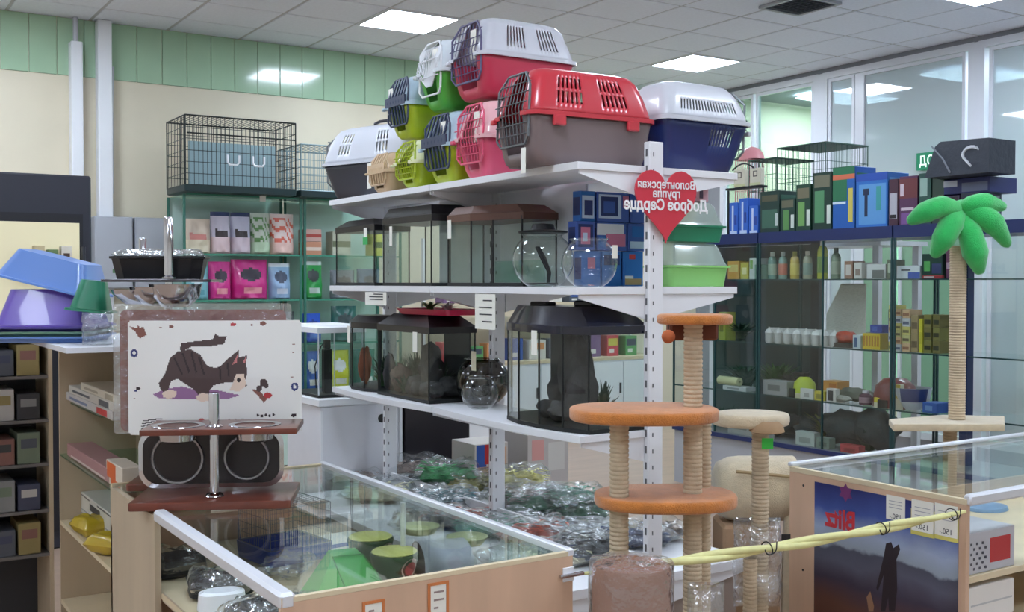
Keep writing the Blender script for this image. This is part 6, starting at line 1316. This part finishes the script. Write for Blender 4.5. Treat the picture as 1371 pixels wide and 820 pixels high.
LEAF = mat('plush_green', (44, 196, 96), .95, noise_amt=.12, nscale=40, bump=.6, bscale=260, sheen=.5)
hub = pp(1287, 282)
for pts, rr_ in (([(1287, 284), (1262, 277), (1238, 285), (1216, 298)], [.022, .034, .034, .012]), ([(1287, 286), (1274, 300), (1262, 322), (1250, 344)], [.022, .038, .036, .012]), ([(1289, 286), (1298, 310), (1306, 340), (1312, 366)], [.022, .036, .04, .012]), ([(1290, 284), (1308, 286), (1330, 300), (1350, 330)], [.022, .036, .036, .012]), ([(1288, 282), (1300, 275), (1320, 272), (1345, 278)], [.02, .03, .032, .012])):
    k_ = len(pts); P_ = []; R__ = []
    for i in range(19):
        u = i/18*(k_-1); a_ = min(int(u), k_-2); f_ = u-a_; p0, p1, p2_, p3 = [Vector((*pts[max(0, min(k_-1, a_+d_))], 0)) for d_ in (-1, 0, 1, 2)]
        q = .5*((2*p1)+(-p0+p2_)*f_+(2*p0-5*p1+4*p2_-p3)*f_*f_+(-p0+3*p1-3*p2_+p3)*f_**3); P_.append(pp(q.x, q.y, -.05*sin(pi*i/18))); r0, r1 = rr_[a_], rr_[a_+1]; R__.append(1.32*(r0+(r1-r0)*f_)*(1 if i < 18 else .5))
    MB().tube(P_, R__, 14).build('leaf', LEAF, t, smooth=70)
m = blob((hub.x, hub.y, hub.z), .045, 5, amp=.1); m.build('crown', LEAF, t, smooth=60)

# ================================================================== low wall counter with an open shelf, seen between and through the tanks
A = ay(600, 420, 8.35).x; B = ay(885, 420, 8.35).x
t = thing('wall_counter', 'low white wall counter with a cream shelf above, seen through the near fish tank', 'counter', (A, 8.35, 0)); Wc = B-A
MB().box(0, 0, .04, Wc, .5, .74).build('body', WHITEB, t); MB().box(-.01, -.01, .741, Wc, .5, .77).build('worktop', BEECHL, t)
nd = 5
for k in range(nd):
    dr = MB().box(Wc*k/nd+.006, -.014, .07, Wc*(k+1)/nd-.006, -.0005, .72).build('door', WHITE, t); MB().bevbox(Wc*(k+1)/nd-.05, -.026, .42, Wc*(k+1)/nd-.03, -.0145, .52, .002).build('handle', DARK, dr)
MB().box(0, .1, 1.28, Wc, .5, 1.31).build('shelf', BEECHL, t); MB().box(0, .085, 1.18, Wc, .099, 1.31).build('shelf_front', CREAMB, t)
for x in (0, Wc*.5, Wc-.02): MB().box(x, .46, .771, x+.02, .5, 1.9).build('upright', METAL, t)
rr = random.Random(12)
gcol = [((196, 70, 80), 'red'), ((60, 90, 160), 'blue'), ((196, 190, 80), 'yellow'), ((90, 150, 90), 'green'), ((210, 206, 200), 'white'), ((120, 90, 130), 'plum'), ((206, 140, 90), 'orange'), ((70, 76, 90), 'slate')]
pos = ['first', 'second', 'third', 'fourth', 'fifth', 'sixth', 'seventh', 'eighth', 'ninth', 'tenth']
for r_, (z, hm) in enumerate(((.7705, .22), (1.3105, .13))):
    x = .03
    for k in range(10):
        w_ = Wc/10.6; c, n_ = gcol[(k*3+r_*5) % 8]; c2, _ = gcol[(k*5+r_+2) % 8]
        carton('carton', '%s carton on the %s of the wall counter, %s from its left end' % (n_, ['worktop', 'cream shelf'][r_], pos[k]), 'box', (A+x, 8.35+.14, z), 0, w_*rr.uniform(.6, .92), .15, hm*rr.uniform(.6, 1), [C(*c), C(*c2), C(220, 216, 210)], [(.1, .5, .9, .85, 1), (.2, .15, .6, .35, 2)], 'cartons on the wall counter'); x += w_
